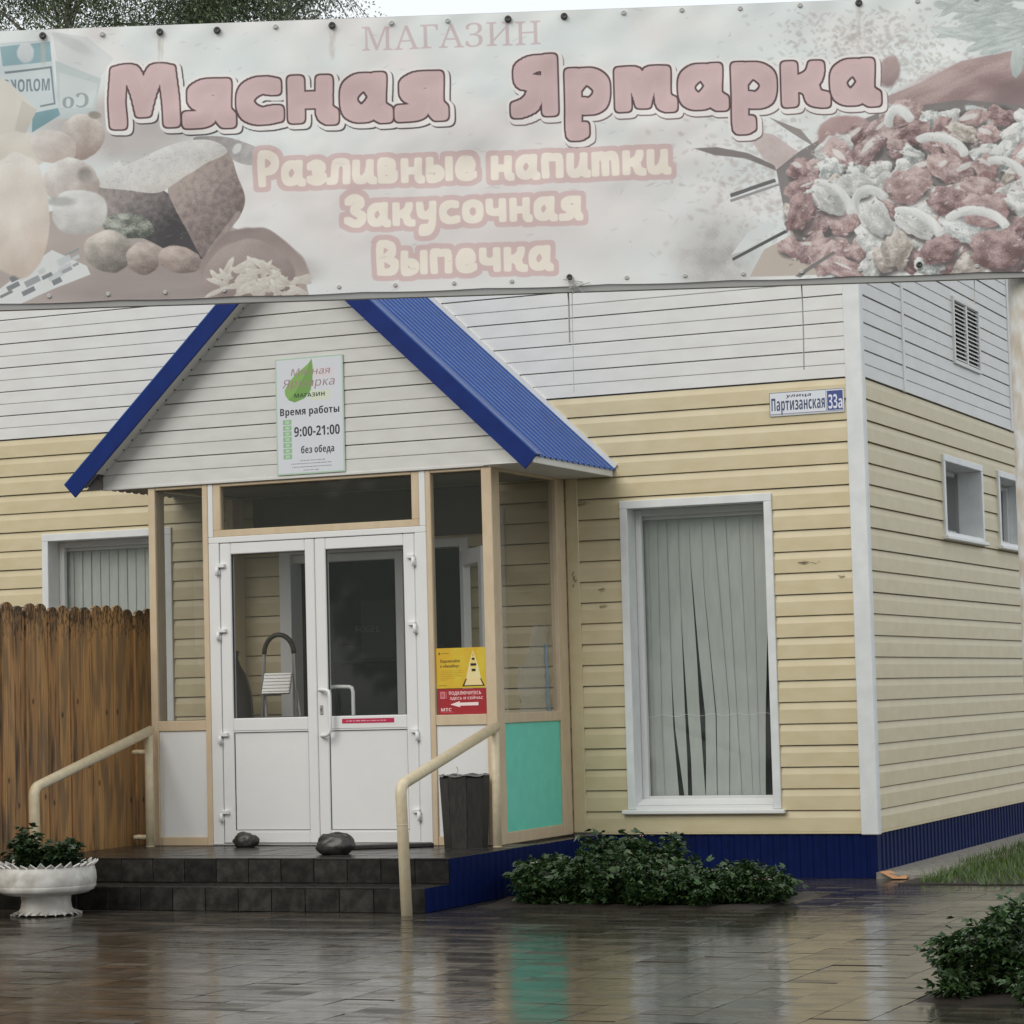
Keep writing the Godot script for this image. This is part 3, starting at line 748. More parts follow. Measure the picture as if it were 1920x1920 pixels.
# a window: casing round the opening, deep lining, frame, pane, sill
func window(parent: Node, at: Transform3D, r: Rect2, depth: float, tw: float, label := "") -> MeshInstance3D:
	var a := r.position; var b := r.end
	var s := Shape.new()
	s.box(Vector3(a.x, b.y - tw, -.005), Vector3(b.x, b.y, .034), .004)
	s.box(Vector3(a.x, a.y, -.005), Vector3(a.x + tw, b.y - tw, .0335), .004)
	s.box(Vector3(b.x - tw, a.y, -.005), Vector3(b.x, b.y - tw, .0335), .004)
	var w := obj("window", s, M.trim, parent)
	w.transform = at
	if label: w.set_meta("label", label)
	var i0 := a + Vector2(tw, 0.045); var i1 := b - Vector2(tw, tw)
	var l := Shape.new()
	l.box(Vector3(i0.x - .02, i0.y - .02, -depth - .02), Vector3(i0.x, i1.y, .0))
	l.box(Vector3(i1.x, i0.y - .02, -depth - .02), Vector3(i1.x + .02, i1.y, .0))
	l.box(Vector3(i0.x - .02, i1.y, -depth - .02), Vector3(i1.x + .02, i1.y + .02, .0))
	obj("lining", l, M.trim, w)
	var sl := Shape.new()
	sl.quad(Vector3(i0.x, i0.y + .03, -depth), Vector3(i0.x, i0.y - .012, .02), Vector3(i1.x, i0.y - .012, .02), Vector3(i1.x, i0.y + .03, -depth))
	sl.box(Vector3(a.x - .04, a.y - .034, .005), Vector3(b.x + .03, a.y - .002, .062), .006)
	sl.box(Vector3(i0.x, i0.y - .04, -depth - .01), Vector3(i1.x, i0.y + .028, -depth + .004))
	sl.box(Vector3(a.x + tw, a.y - .003, .0), Vector3(b.x - tw, i0.y - .014, .03), .004)
	obj("sill", sl, M.pvc, w)
	var f := Shape.new()
	var t := .05; var z0 := -depth - .06; var z1 := -depth - .012
	f.box(Vector3(i0.x, i0.y, z0), Vector3(i0.x + t, i1.y, z1), .006)
	f.box(Vector3(i1.x - t, i0.y, z0), Vector3(i1.x, i1.y, z1), .006)
	f.box(Vector3(i0.x + t, i1.y - t, z0), Vector3(i1.x - t, i1.y, z1), .006)
	f.box(Vector3(i0.x + t, i0.y, z0), Vector3(i1.x - t, i0.y + t, z1), .006)
	obj("frame", f, M.pvc, w)
	var p := Shape.new()
	p.quad(Vector3(i0.x, i0.y, -depth), Vector3(i1.x, i0.y, -depth), Vector3(i1.x, i1.y, -depth), Vector3(i0.x, i1.y, -depth))
	obj("pane", p, M.dusty_pane, w)
	return w
# profiled sheet standing on edge: ribs along y, running from a to b in plan
func ribbed(a: Vector3, b: Vector3, h: float, out: Vector3, pitch := .1, depth := .009) -> Shape:
	var s := Shape.new()
	var n := int((b - a).length() / pitch)
	var step := (b - a) / n
	for k in n:
		var q := [0.0, .32, .45, .87, 1.0]; var z := [0.0, 0.0, 1.0, 1.0, 0.0]
		for i in 4:
			var p0: Vector3 = a + step * (k + q[i]) + out * (depth * z[i]); var p1: Vector3 = a + step * (k + q[i + 1]) + out * (depth * z[i + 1])
			s.quad(p0, p1, p1 + Vector3.UP * h, p0 + Vector3.UP * h)
	return s
func prism(pts: Array, z0: float, z1: float) -> Shape:       # convex outline in x and y, counter-clockwise, between two depths
	var s := Shape.new()
	var n := pts.size()
	for i in range(1, n - 1):
		s.tri(Vector3(pts[0].x, pts[0].y, z1), Vector3(pts[i].x, pts[i].y, z1), Vector3(pts[i + 1].x, pts[i + 1].y, z1))
		s.tri(Vector3(pts[0].x, pts[0].y, z0), Vector3(pts[i + 1].x, pts[i + 1].y, z0), Vector3(pts[i].x, pts[i].y, z0))
	for i in n:
		var p: Vector2 = pts[i]; var q: Vector2 = pts[(i + 1) % n]
		s.quad(Vector3(p.x, p.y, z0), Vector3(q.x, q.y, z0), Vector3(q.x, q.y, z1), Vector3(p.x, p.y, z1))
	return s

const SIDE := Transform3D(Basis(Vector3(0, 0, -1), Vector3(0, 1, 0), Vector3(1, 0, 0)), Vector3.ZERO)
const WIN := Rect2(-1.917, .508, 1.213, 2.342)
const WIN_L := Rect2(-7.139, .508, 1.262, 2.342)
const DOORWAY := Rect2(-4.84, 0, 1.61, 2.6)

func build_shop():
	var t := thing("shop_building", "single storey shop clad in beige siding below white siding on a blue base", "building")
	var inner := func(r: Rect2, tw: float): return Rect2(r.position + Vector2(tw - .02, .03), r.size - Vector2(2 * tw - .04, tw + .01))
	var side_a := Rect2(2.29, 2.605, 1.36, .665); var side_b := Rect2(4.24, 2.605, 1.36, .665)
	wall("front_wall", t, Transform3D.IDENTITY, -10, -.0145, 0.01, HT, -.16, -.0145, M.wall_core, [inner.call(WIN, .062), inner.call(WIN_L, .062), DOORWAY])
	wall("side_wall", t, SIDE, .161, 10, 0.01, HT, -.16, -.0145, M.wall_core, [inner.call(side_a, .06), inner.call(side_b, .06), Rect2(2.85, 4.1, .87, .52)])
	boxed("rear_wall", Vector3(-10, .01, -10.2), Vector3(-.02, HT, -10), M.wall_core, t, 0)
	boxed("far_wall", Vector3(-10.2, .01, -10.2), Vector3(-10, HT, -.02), M.wall_core, t, 0)
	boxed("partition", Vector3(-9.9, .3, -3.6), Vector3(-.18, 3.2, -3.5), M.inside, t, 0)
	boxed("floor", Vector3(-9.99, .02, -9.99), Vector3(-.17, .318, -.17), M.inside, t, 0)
	boxed("ceiling", Vector3(-9.99, 3.2, -9.99), Vector3(-.17, 3.4, -.17), M.ceiling, t, 0)
	boxed("roof", Vector3(-10.25, HT, -10.25), Vector3(.06, HT + .12, .06), M.blue, t, .01)
	# boards
	var cut := [WIN.grow_individual(-.02, .03, -.02, -.02), WIN_L.grow_individual(-.02, .03, -.02, -.02), DOORWAY.grow_individual(.0, 0, .0, .0)]
	siding(t, Transform3D.IDENTITY, -9.9, -.098, H0 + .012, H1, 3.34 / 21.0, beige_row, M.beige, cut)
	siding(t, Transform3D(Basis(), Vector3(0, 0, .004)), -9.9, -.098, H1 + .012, HT, .2055, white_row, M.white_siding, [])
	siding(t, SIDE, .03, 9.9, H0 + .012, H1, 3.34 / 21.0, beige_row, M.beige, [side_a.grow_individual(-.02, .03, -.02, -.02), side_b.grow_individual(-.02, .03, -.02, -.02)])
	siding(t, SIDE.translated(Vector3(.004, 0, 0)), .03, 9.9, H1 + .012, HT, .2055, white_row, M.white_siding, [Rect2(2.85, 4.09, .88, .55)])
	# corner casing, strips where the white boards are joined, the drip edge under the siding
	var s := Shape.new()
	s.box(Vector3(-.104, H0 - .012, -.03), Vector3(.026, HT, .026), .006)
	obj("corner_casing", s, M.trim, t)
	boxed("corner_casing", Vector3(-.03, H0 - .012, -.062), Vector3(.0255, HT, -.031), M.trim, t)
	for z in [-1.21, -4.92]: boxed("joint_strip", Vector3(0, H1 + .005, z - .032), Vector3(.024, HT, z + .032), M.white_siding, t)
	boxed("drip_edge", Vector3(-2.14, H0 - .004, -.012), Vector3(-.105, H0 + .01, .02), M.beige, t, .002)
	boxed("drip_edge", Vector3(-.012, H0 - .004, -9.9), Vector3(.02, H0 + .01, -.064), M.beige, t, .002)
	boxed("corner_strip", Vector3(-2.362, H0 + .01, .0), Vector3(-2.262, PH, .027), M.beige, t)
	for k in 3:
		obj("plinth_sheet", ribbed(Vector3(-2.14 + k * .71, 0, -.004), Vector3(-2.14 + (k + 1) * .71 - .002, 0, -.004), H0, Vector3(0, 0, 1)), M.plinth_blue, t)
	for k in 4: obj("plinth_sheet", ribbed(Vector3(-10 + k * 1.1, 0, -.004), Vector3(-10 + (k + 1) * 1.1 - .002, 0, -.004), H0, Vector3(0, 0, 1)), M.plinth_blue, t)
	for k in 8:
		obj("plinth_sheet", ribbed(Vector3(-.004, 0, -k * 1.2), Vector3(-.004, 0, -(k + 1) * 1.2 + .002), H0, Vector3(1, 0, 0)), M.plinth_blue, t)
	boxed("plinth_corner", Vector3(-.05, 0, -.05), Vector3(.0085, H0 - .013, .0085), M.plinth_blue, t)
	window(t, Transform3D.IDENTITY, WIN, .12, .062, "tall window with vertical blinds parting at the bottom")
	window(t, Transform3D.IDENTITY, WIN_L, .12, .062, "tall window half hidden by the fence and porch")
	window(t, SIDE, side_a, .17, .055); window(t, SIDE, side_b, .17, .055)
	# black rubs and scrapes on the boards
	for q in [[-2.235, 2.85, .09, .035, 16], [-2.085, 2.186, .06, .02, 7], [-2.08, 2.055, .055, .022, 8], [-.44, 2.317, .15, .018, 14], [-.175, 2.2, .05, .03, 7], [-2.31, 2.28, .02, .09, 8]]:
		var sc := Shape.new()
		for k in q[4]:
			var c := Vector3(q[0] + rng.randfn(0, q[2] * .33), q[1] + rng.randfn(0, q[3] * .33), .0295 if q[0] < -2.27 else .0195)
			var l := rng.randf_range(.006, .03) * (1.0 if q[2] > q[3] else .4); var h := rng.randf_range(.0015, .004) * (1.0 if q[2] > q[3] else 4.0)
			sc.quad(c + Vector3(-l, -h, 0), c + Vector3(l * .6, -h * .4, 0), c + Vector3(l, h, 0), c + Vector3(-l * .5, h * .7, 0))
		var so := obj("scuff_mark", sc, M.scuff, t)
		so.set_meta("kind", "stuff")
	# ventilation grille
	var g := Shape.new()
	g.box(Vector3(0, 4.07, -2.855), Vector3(.034, 4.645, -2.82), .004); g.box(Vector3(0, 4.07, -3.75), Vector3(.034, 4.645, -3.715), .004)
	g.box(Vector3(0, 4.61, -3.715), Vector3(.034, 4.645, -2.855), .004); g.box(Vector3(0, 4.07, -3.715), Vector3(.034, 4.105, -2.855), .004)
	g.box(Vector3(0, 4.105, -3.305), Vector3(.032, 4.61, -3.265), .004)
	var grille := obj("vent_grille", g, M.white_siding, t)
	for c in 2:
		for k in 14:
			var y := 4.118 + k * .0352; var za := -3.714 + c * .45; var zb := za + .408
			var sl := Shape.new()
			sl.quad(Vector3(.028, y, zb), Vector3(.028, y, za), Vector3(.004, y + .024, za), Vector3(.004, y + .024, zb))
			sl.quad(Vector3(.028, y - .004, zb), Vector3(.028, y - .004, za), Vector3(.028, y, za), Vector3(.028, y, zb))
			obj("slat", sl, M.white_siding, grille)
	# inner doorway: white frame, mullion, one leaf standing open against the wall
	var f := Shape.new()
	f.box(Vector3(-4.875, H0, -.16), Vector3(-4.77, 2.64, .03), .004); f.box(Vector3(-3.27, H0, -.16), Vector3(-3.2, 2.64, .03), .004)
	f.box(Vector3(-4.77, 2.57, -.16), Vector3(-3.27, 2.64, .03), .004); f.box(Vector3(-3.86, H0, -.1), Vector3(-3.79, 2.57, -.02), .004)
	f.box(Vector3(-4.77, 2.5, -.1), Vector3(-3.86, 2.569, -.02), .004)
	boxed("header_board", Vector3(-5.1, 2.66, .02), Vector3(-3.05, PH - .01, .036), M.brown_board, t)
	var inn := obj("inner_door", f, M.pvc, t)
	inn.set_meta("label", "white inner doorway seen through the porch glass")
	var leaf := Shape.new()
	leaf.box(Vector3(0, .02, -.03), Vector3(.1, 2.2, .03), .005); leaf.box(Vector3(.62, .02, -.03), Vector3(.72, 2.2, .03), .005)
	leaf.box(Vector3(.1, 2.08, -.03), Vector3(.62, 2.2, .03), .005); leaf.box(Vector3(.1, .02, -.03), Vector3(.62, .75, .03), .005)
	var lo := obj("leaf", leaf, M.pvc, inn)
	lo.position = Vector3(-3.215, H0, .07); lo.rotation.y = -.92

func slat_blind(r: Rect2, label: String, gaps: Array, z: float):
	var t := thing("window_blind", label, "blind", "vertical blinds behind the front windows")
	boxed("head_rail", Vector3(r.position.x, r.end.y - .04, z - .02), Vector3(r.end.x, r.end.y, z + .02), M.pvc, t)
	# each gap: list of (share of height from the top, middle, half width), in shares of the width
	var edges := []
	for g in gaps:
		var l := []
		for v in 21:
			var q := v / 20.0
			var i := 0
			while i < g.size() - 2 and g[i + 1][0] < q: i += 1
			var k := clampf((q - g[i][0]) / maxf(g[i + 1][0] - g[i][0], 1e-5), 0, 1)
			l.append(Vector2(lerpf(g[i][1], g[i + 1][1], k), lerpf(g[i][2], g[i + 1][2], k)))
		edges.append(l)
	for i in edges.size() - 1:
		var s := Shape.new().smooth()
		var lean := rng.randf_range(.002, .005)
		for v in 20:
			var c := []
			for q in [[v + 1, 0], [v + 1, 1], [v, 1], [v, 0]]:
				var row: int = q[0]
				var ga: float = edges[i][row].y; var gb: float = edges[i + 1][row].y
				var x: float = edges[i][row].x + maxf(ga, .0) - .005 if q[1] == 0 else edges[i + 1][row].x - maxf(gb, .0) + .005
				c.append(Vector3(r.position.x + x * r.size.x, r.end.y - .04 - (r.size.y - .05) * row / 20.0, z + (lean if q[1] else -lean) ))
			s.quad(c[0], c[1], c[2], c[3])
		obj("slat", s, M.blind, t)
	var cord := Shape.new()
	var n := 20
	var pts := []
	for k in n + 1: pts.append(Vector3(r.position.x + r.size.x * k / n, r.position.y + r.size.y * .3 - .01 * sin(k * 1.7), z + .018))
	cord.tube(pts, .001, 4)
	obj("spacer_chain", cord, M.pvc, t)

# ---------------------------------------------------------------- porch
const RX := -3.9
const RY := 4.92
const SLOPE := 0.94
func build_porch():
	var t := thing("entrance_porch", "glazed entrance porch with tan posts under a steep blue metal gable roof", "porch")
	var z0 := PZ - .06
	var post := func(a: float, b: float, m: Material): boxed("post", Vector3(a, H0, z0), Vector3(b, PH, PZ), m, t)
	post.call(PL, -5.19, M.tan); post.call(-4.775, -4.728, M.tan); post.call(-2.898, -2.857, M.tan); post.call(-2.45, PX, M.tan)
	var rail := func(a: float, b: float, y: float, y2: float, m: Material, called := "rail"): boxed(called, Vector3(a, y, z0 + .004), Vector3(b, y2, PZ - .003), m, t)
	for q in [[-5.19, -4.775], [-2.857, -2.45]]:
		rail.call(q[0], q[1], 1.19, 1.267, M.tan); rail.call(q[0], q[1], H0, .392, M.tan); rail.call(q[0], q[1], 3.028, PH, M.tan)
		boxed("panel", Vector3(q[0] - .002, .39, PZ - .034), Vector3(q[1] + .002, 1.192, PZ - .016), M.pvc, t)
		obj("pane", Shape.new().box(Vector3(q[0], 1.267, PZ - .03), Vector3(q[1], 3.028, PZ - .026)) if false else flat_pane(q[0], q[1], 1.267, 3.028, PZ - .026), M.pane, t)
	rail.call(-4.682, -2.952, 2.645, 2.697, M.tan); rail.call(-4.682, -4.617, 2.697, PH, M.tan); rail.call(-3.013, -2.952, 2.697, PH, M.tan); rail.call(-4.617, -3.013, 3.026, PH, M.tan)
	obj("pane", flat_pane(-4.617, -3.013, 2.697, 3.026, PZ - .026), M.pane, t)
	# right and left sides
	for q in [[PX, 1.0, M.teal, "sea green panel in the porch side"], [PL, -1.0, M.pvc, ""]]:
		var x: float = q[0]; var i: float = x - q[1] * .06
		var lo := minf(x, i); var hi := maxf(x, i)
		boxed("post", Vector3(lo + .001, H0, 1.262), Vector3(hi - .001, PH, z0 - .001), M.tan, t)
		boxed("post", Vector3(lo, H0, .031), Vector3(hi, PH, .208), M.tan, t)
		for y in [[H0, .412], [1.195, 1.268], [3.028, PH]]: boxed("rail", Vector3(lo + .003, y[0], .208), Vector3(hi - .003, y[1], 1.262), M.tan, t)
		var p := boxed("panel", Vector3(lo + .018, .41, .206), Vector3(hi - .016, 1.197, 1.264), q[2], t)
		if q[3]: p.set_meta("label", q[3])
		var s := Shape.new()
		s.quad(Vector3((lo + hi) / 2, 1.268, 1.262), Vector3((lo + hi) / 2, 1.268, .208), Vector3((lo + hi) / 2, 3.028, .208), Vector3((lo + hi) / 2, 3.028, 1.262))
		obj("pane", s, M.pane, t)
	# door frame and the two leaves
	for q in [[-4.726, -4.636], [-2.996, -2.9]]: boxed("door_frame", Vector3(q[0], H0, z0 + .001), Vector3(q[1], 2.598 if q[0] < -4 else 2.598, PZ - .001), M.pvc, t)
	boxed("door_frame", Vector3(-4.726, 2.599, z0 + .001), Vector3(-2.9, 2.645, PZ - .001), M.pvc, t)
	for q in [[-4.726, -4.683], [-2.951, -2.9]]: boxed("door_frame", Vector3(q[0], 2.6455, z0 + .001), Vector3(q[1], PH, PZ - .001), M.pvc, t)
	for q in [[-4.632, -3.827, -4.538, -3.907], [-3.823, -3.0, -3.734, -3.092]]:
		var s := Shape.new()
		var za := z0 - .006; var zb := PZ - .006
		s.box(Vector3(q[0], .347, za), Vector3(q[2], 2.595, zb), .006); s.box(Vector3(q[3], .347, za), Vector3(q[1], 2.595, zb), .006)
		for y in [[.347, .433], [1.18, 1.276], [2.51, 2.595]]: s.box(Vector3(q[2], y[0], za + .001), Vector3(q[3], y[1], zb - .001), .006)
		var d := obj("door", s, M.pvc, t)
		boxed("panel", Vector3(q[2] - .002, .431, za + .02), Vector3(q[3] + .002, 1.182, zb - .016), M.pvc, d)
		obj("pane", flat_pane(q[2], q[3], 1.276, 2.51, PZ - .03), M.pane, d)
		var seal := Shape.new()
		for y in [[1.276, 2.51], [.441, 1.172]]:
			var zs := zb - .012
			seal.box(Vector3(q[2], y[0], zs - .014), Vector3(q[2] + .005, y[1], zs)); seal.box(Vector3(q[3] - .005, y[0], zs - .014), Vector3(q[3], y[1], zs))
			seal.box(Vector3(q[2] + .005, y[0], zs - .014), Vector3(q[3] - .005, y[0] + .005, zs)); seal.box(Vector3(q[2] + .005, y[1] - .005, zs - .014), Vector3(q[3] - .005, y[1], zs))
		obj("seal", seal, M.seal, d)
		var bead := Shape.new()
		for y in [[.433, .441], [1.172, 1.18]]: bead.box(Vector3(q[2], y[0], zb - .022), Vector3(q[3], y[1], zb - .004))
		obj("bead", bead, M.pvc, d)
		var hx: float = -4.64 if q[0] < -4 else -2.995
		for y in [2.4, 1.91, 1.13, .55]:
			var h := Shape.new().smooth()
			h.tube([Vector3(hx - .006, y - .045, PZ + .014), Vector3(hx - .006, y + .02, PZ + .014)], .015, 10)
			h.smooth(false)
			var sg := 1.0 if q[0] < -4 else -1.0
			h.box(Vector3(minf(hx, hx + sg * .06), y + .012, PZ - .008), Vector3(maxf(hx, hx + sg * .06), y + .042, PZ + .022), .004)
			h.box(Vector3(hx - .02, y - .04, PZ - .008), Vector3(hx + .012, y - .004, PZ + .008), .003)
			obj("hinge", h, M.pvc, d)
		if q[0] > -4:
			for k in [[-3.79, -3.692, 1.47, 1.135, PZ - .006, 1.0], [-3.76, -3.585, 1.49, 1.13, z0 - .006, -1.0]]:
				var z: float = k[4]; var o: float = k[5] * .055
				var pts := [Vector3(k[0], k[2], z), Vector3(k[0] + .005, k[2], z + o * .7), Vector3(k[0] + .03, k[2] + .004, z + o), Vector3(k[1] - .03, k[2], z + o), Vector3(k[1] - .008, k[2] - .01, z + o), Vector3(k[1], k[2] - .04, z + o), Vector3(k[1], k[3] + .06, z + o), Vector3(k[1] - .006, k[3] + .025, z + o), Vector3(k[1] - .03, k[3] + .004, z + o), Vector3(k[0] + .02, k[3], z + o * .8), Vector3(k[0], k[3], z)]
				obj("handle", Shape.new().smooth().tube(pts, .0145, 10), M.pvc, d)
			obj("lock", Shape.new().box(Vector3(-3.802, 1.29, PZ - .008), Vector3(-3.776, 1.36, PZ + .002), .004), M.steel, d)
			obj("keyhole", Shape.new().box(Vector3(-3.793, 1.313, PZ), Vector3(-3.785, 1.338, PZ + .004), .001), M.dark, d)
	boxed("threshold", Vector3(-4.726, H0 + .002, z0 - .02), Vector3(-2.9, .343, PZ + .012), M.steel, t)
	boxed("ceiling", Vector3(PL - .3, PH + .001, .03), Vector3(PX + .25, PH + .014, z0 + .05), M.porch_ceiling, t, 0)
	# gable: boards, corner strips, the lower edge
	var core := func(drop: float, y: float): return (RY - drop - y) / SLOPE
	obj("gable_wall", prism([Vector2(RX - core.call(.06, PH + .016), PH + .016), Vector2(RX + core.call(.06, PH + .016), PH + .016), Vector2(RX, RY - .06)], PZ - .06, PZ - .0145), M.wall_core, t)
	var y := 3.07
	while y < RY - .2:
		var row := clip_row(white_row(.2055), 0, minf(.2055, RY - .17 - y))
		var base := y
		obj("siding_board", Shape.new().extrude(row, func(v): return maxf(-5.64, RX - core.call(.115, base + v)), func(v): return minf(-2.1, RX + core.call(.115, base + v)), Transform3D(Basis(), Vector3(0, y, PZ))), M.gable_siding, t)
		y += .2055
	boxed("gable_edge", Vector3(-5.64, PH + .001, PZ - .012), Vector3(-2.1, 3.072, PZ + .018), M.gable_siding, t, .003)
	# roof
	var e := 1.95; var len := Vector2(e, e * SLOPE).length()
	for sg in [-1.0, 1.0]:
		var down := Vector3(sg * e, -e * SLOPE, 0) / len; var nrm := Vector3(sg * SLOPE, 1, 0).normalized()
		var top := Vector3(RX, RY, 0)
		var s := Shape.new()
		var n := 15; var wz := 1.585 / n
		for k in n:
			var q := [0.0, .3, .4, .9, 1.0]; var hgt := [.014, .014, 0.0, 0.0, .014]
			for i in 4:
				var a: Vector3 = top + Vector3(0, 0, .012 + (k + q[i]) * wz) + nrm * hgt[i]; var b: Vector3 = top + Vector3(0, 0, .012 + (k + q[i + 1]) * wz) + nrm * hgt[i + 1]
				var u := [a, b, b + down * len, a + down * len]
				if sg < 0: s.quad(u[1], u[0], u[3], u[2])
				else: s.quad(u[0], u[1], u[2], u[3])
		var r := obj("roof_sheet", s, M.roof_blue, t)
		# barge board with a folded top edge
		var p := func(l: float, d: float): return Vector2(RX, RY) + Vector2(down.x, down.y) * l + Vector2(nrm.x, nrm.y) * d
		var bb := [p.call(0.0, .02), p.call(0.0, -.125), p.call(len + .012, -.118), p.call(len + .012, .02)]
		if sg < 0: bb.reverse()
		bb = [Vector2(RX, RY + .028), Vector2(RX, RY - .15), p.call(len + .012, -.112), p.call(len + .012, .018)]
		if sg < 0: bb.reverse()
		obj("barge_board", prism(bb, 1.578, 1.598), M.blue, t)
		var cp := [p.call(.0, .0285), p.call(.0, .0185), p.call(len + .012, .0185), p.call(len + .012, .0285)]
		if sg < 0: cp.reverse()
		obj("barge_cap", prism(cp, 1.5, 1.6), M.roof_blue, r)
		# lining under the overhang, with its nail heads
		var sf := [p.call(.14, -.075), p.call(.14, -.09), p.call(len - (.10 if sg > 0 else .22), -.09), p.call(len - (.10 if sg > 0 else .22), -.075)]
		if sg < 0: sf.reverse()
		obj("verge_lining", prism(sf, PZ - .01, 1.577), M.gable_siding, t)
		var nails := Shape.new()
		for k in 22:
			var c: Vector2 = p.call(.3 + k * .105, -.092)
			nails.box(Vector3(c.x - .005, c.y - .005, PZ + .035), Vector3(c.x + .005, c.y + .005, PZ + .046))
		obj("nail_heads", nails, M.bolt, t)
		var fl := [p.call(.0, .05), p.call(.0, .0155), p.call(len - .01, .0155), p.call(len - .01, .05)]
		if sg < 0: fl.reverse()
		obj("wall_flashing", prism(fl, .012, .034), M.trim, t)
	obj("ridge_cap", prism([Vector2(RX - .12, RY - .07), Vector2(RX + .12, RY - .07), Vector2(RX, RY + .045)], .04, 1.6), M.roof_blue, t)
	boxed("soffit", Vector3(PX + .003, PH - .006, .03), Vector3(RX + e - .03, PH + .008 - .008, 1.576), M.white_siding, t, .003)
	boxed("eave_strip", Vector3(RX + e - .03, PH - .01, .03), Vector3(RX + e - .01, PH + .05, 1.576), M.white_siding, t, .003)
	boxed("wall_plate", Vector3(PL - .28, PH + .016, .04), Vector3(PL - .2, PH + .1, PZ - .07), M.wall_core, t, 0)
func flat_pane(x0: float, x1: float, y0: float, y1: float, z: float) -> Shape:
	var s := Shape.new()
	s.quad(Vector3(x0, y0, z), Vector3(x1, y0, z), Vector3(x1, y1, z), Vector3(x0, y1, z))
	return s

# ---------------------------------------------------------------- steps and rails
func build_steps():
	var t := thing("entrance_steps", "two wet dark tiled steps and landing before the porch", "steps")
	var b := Shape.new()
	b.box(Vector3(-5.5, .003, .001), Vector3(-2.152, H0 - .016, 2.736)); b.box(Vector3(-5.5, .003, 2.7361), Vector3(-2.152, .146, 3.136))
	b.box(Vector3(PL + .01, H0 - .0159, .0), Vector3(PX - .01, H0 - .002, PZ - .07))
	obj("core", b, M.joint, t)
	var mats := []
	for k in 4:
		var m: StandardMaterial3D = M.tile.duplicate()
		m.albedo_color = Color(1, 1, 1) * [1.0, .88, .78, .94][k]; m.albedo_color.a = 1
		mats.append(m)
	var w := .254
	var riser := Shape.new().box(Vector3(0, 0, 0), Vector3(w - .005, .152, .014), .003).mesh()
	var tread := Shape.new().box(Vector3(0, 0, 0), Vector3(w - .005, .014, w - .005), .003).mesh()
	for k in 14:
		var x := -5.7 + k * w
		if x + w > -2.13: x = -2.138 - w
		if x < -5.6: continue
		var tip := func(): return Basis.from_euler(Vector3(rng.randf_range(-.006, .006), rng.randf_range(-.004, .004), rng.randf_range(-.004, .004)))
		share("riser_tile", riser, mats[rng.randi() % 4], t, Transform3D(tip.call(), Vector3(x, H0 - .166, 2.737)))
		share("riser_tile", riser, mats[rng.randi() % 4], t, Transform3D(tip.call(), Vector3(x - (.11 if k > 1 else 0.0), .0, 3.137)))
		for r in 6:
			var z := 2.756 - w * (r + 1)
			share("tread_tile", tread, mats[rng.randi() % 4], t, Transform3D(tip.call(), Vector3(x, H0 - .014, z)))
		for r in 2:
			if r == 0: share("tread_tile", tread, mats[rng.randi() % 4], t, Transform3D(tip.call(), Vector3(x, .147, 3.156 - w)))
	share("riser_tile", riser, mats[1], t, Transform3D(Basis.from_scale(Vector3(.42, 1, 1)), Vector3(-2.246, .0, 3.137)))
	obj("side_sheet", ribbed(Vector3(-2.146, .0, 2.752), Vector3(-2.146, .0, .0), H0 - .003, Vector3(1, 0, 0)), M.plinth_blue, t)
	obj("side_sheet", ribbed(Vector3(-2.146, .0, 3.15), Vector3(-2.146, .0, 2.752), .158, Vector3(1, 0, 0)), M.plinth_blue, t)

func build_rail(label: String, base: Vector3, bend: Vector3, top: Vector3, foot: Vector3, stubs: bool):
	var t := thing("handrail", label, "handrail", "cream pipe handrails beside the steps")
	var r := .037
	var d1 := (base - bend).normalized(); var d2 := (top - bend).normalized()
	var pts := [base]
	for k in 7:
		var q := k / 6.0
		var a := bend + d1 * .07 * (1 - q); var b := bend + d2 * .07 * q
		pts.append(a.lerp(b, q))
	pts.append(top + d2 * .03)
	obj("rail_pipe", Shape.new().smooth().tube(pts, r, 14), M.rail, t)
	obj("post_pipe", Shape.new().smooth().tube([foot, Vector3(top.x, top.y - .03, top.z)], .031, 14), M.rail, t)
	var plate := Shape.new().smooth()
	plate.lathe(PackedVector2Array([Vector2(.034, 0), Vector2(.036, .004), Vector2(.0, .006)]), foot, 12)
	obj("foot_ring", plate, M.rail, t)
	if stubs:
		for y in [1.04, .4]:
			var b := Shape.new().smooth()
			var ps := []
			for k in 7: ps.append(Vector3(foot.x - .012 - k * .021, y + sin(k * 2.0) * .002, foot.z + .0))
			b.tube(ps, .019, 10)
			obj("stub", b, M.rail, t)
	# weld bead and chips
	var w := Shape.new().smooth()
	w.tube([bend + d1 * .25, bend + d1 * .256], r + .0015, 14)
	obj("weld", w, M.rail, t)

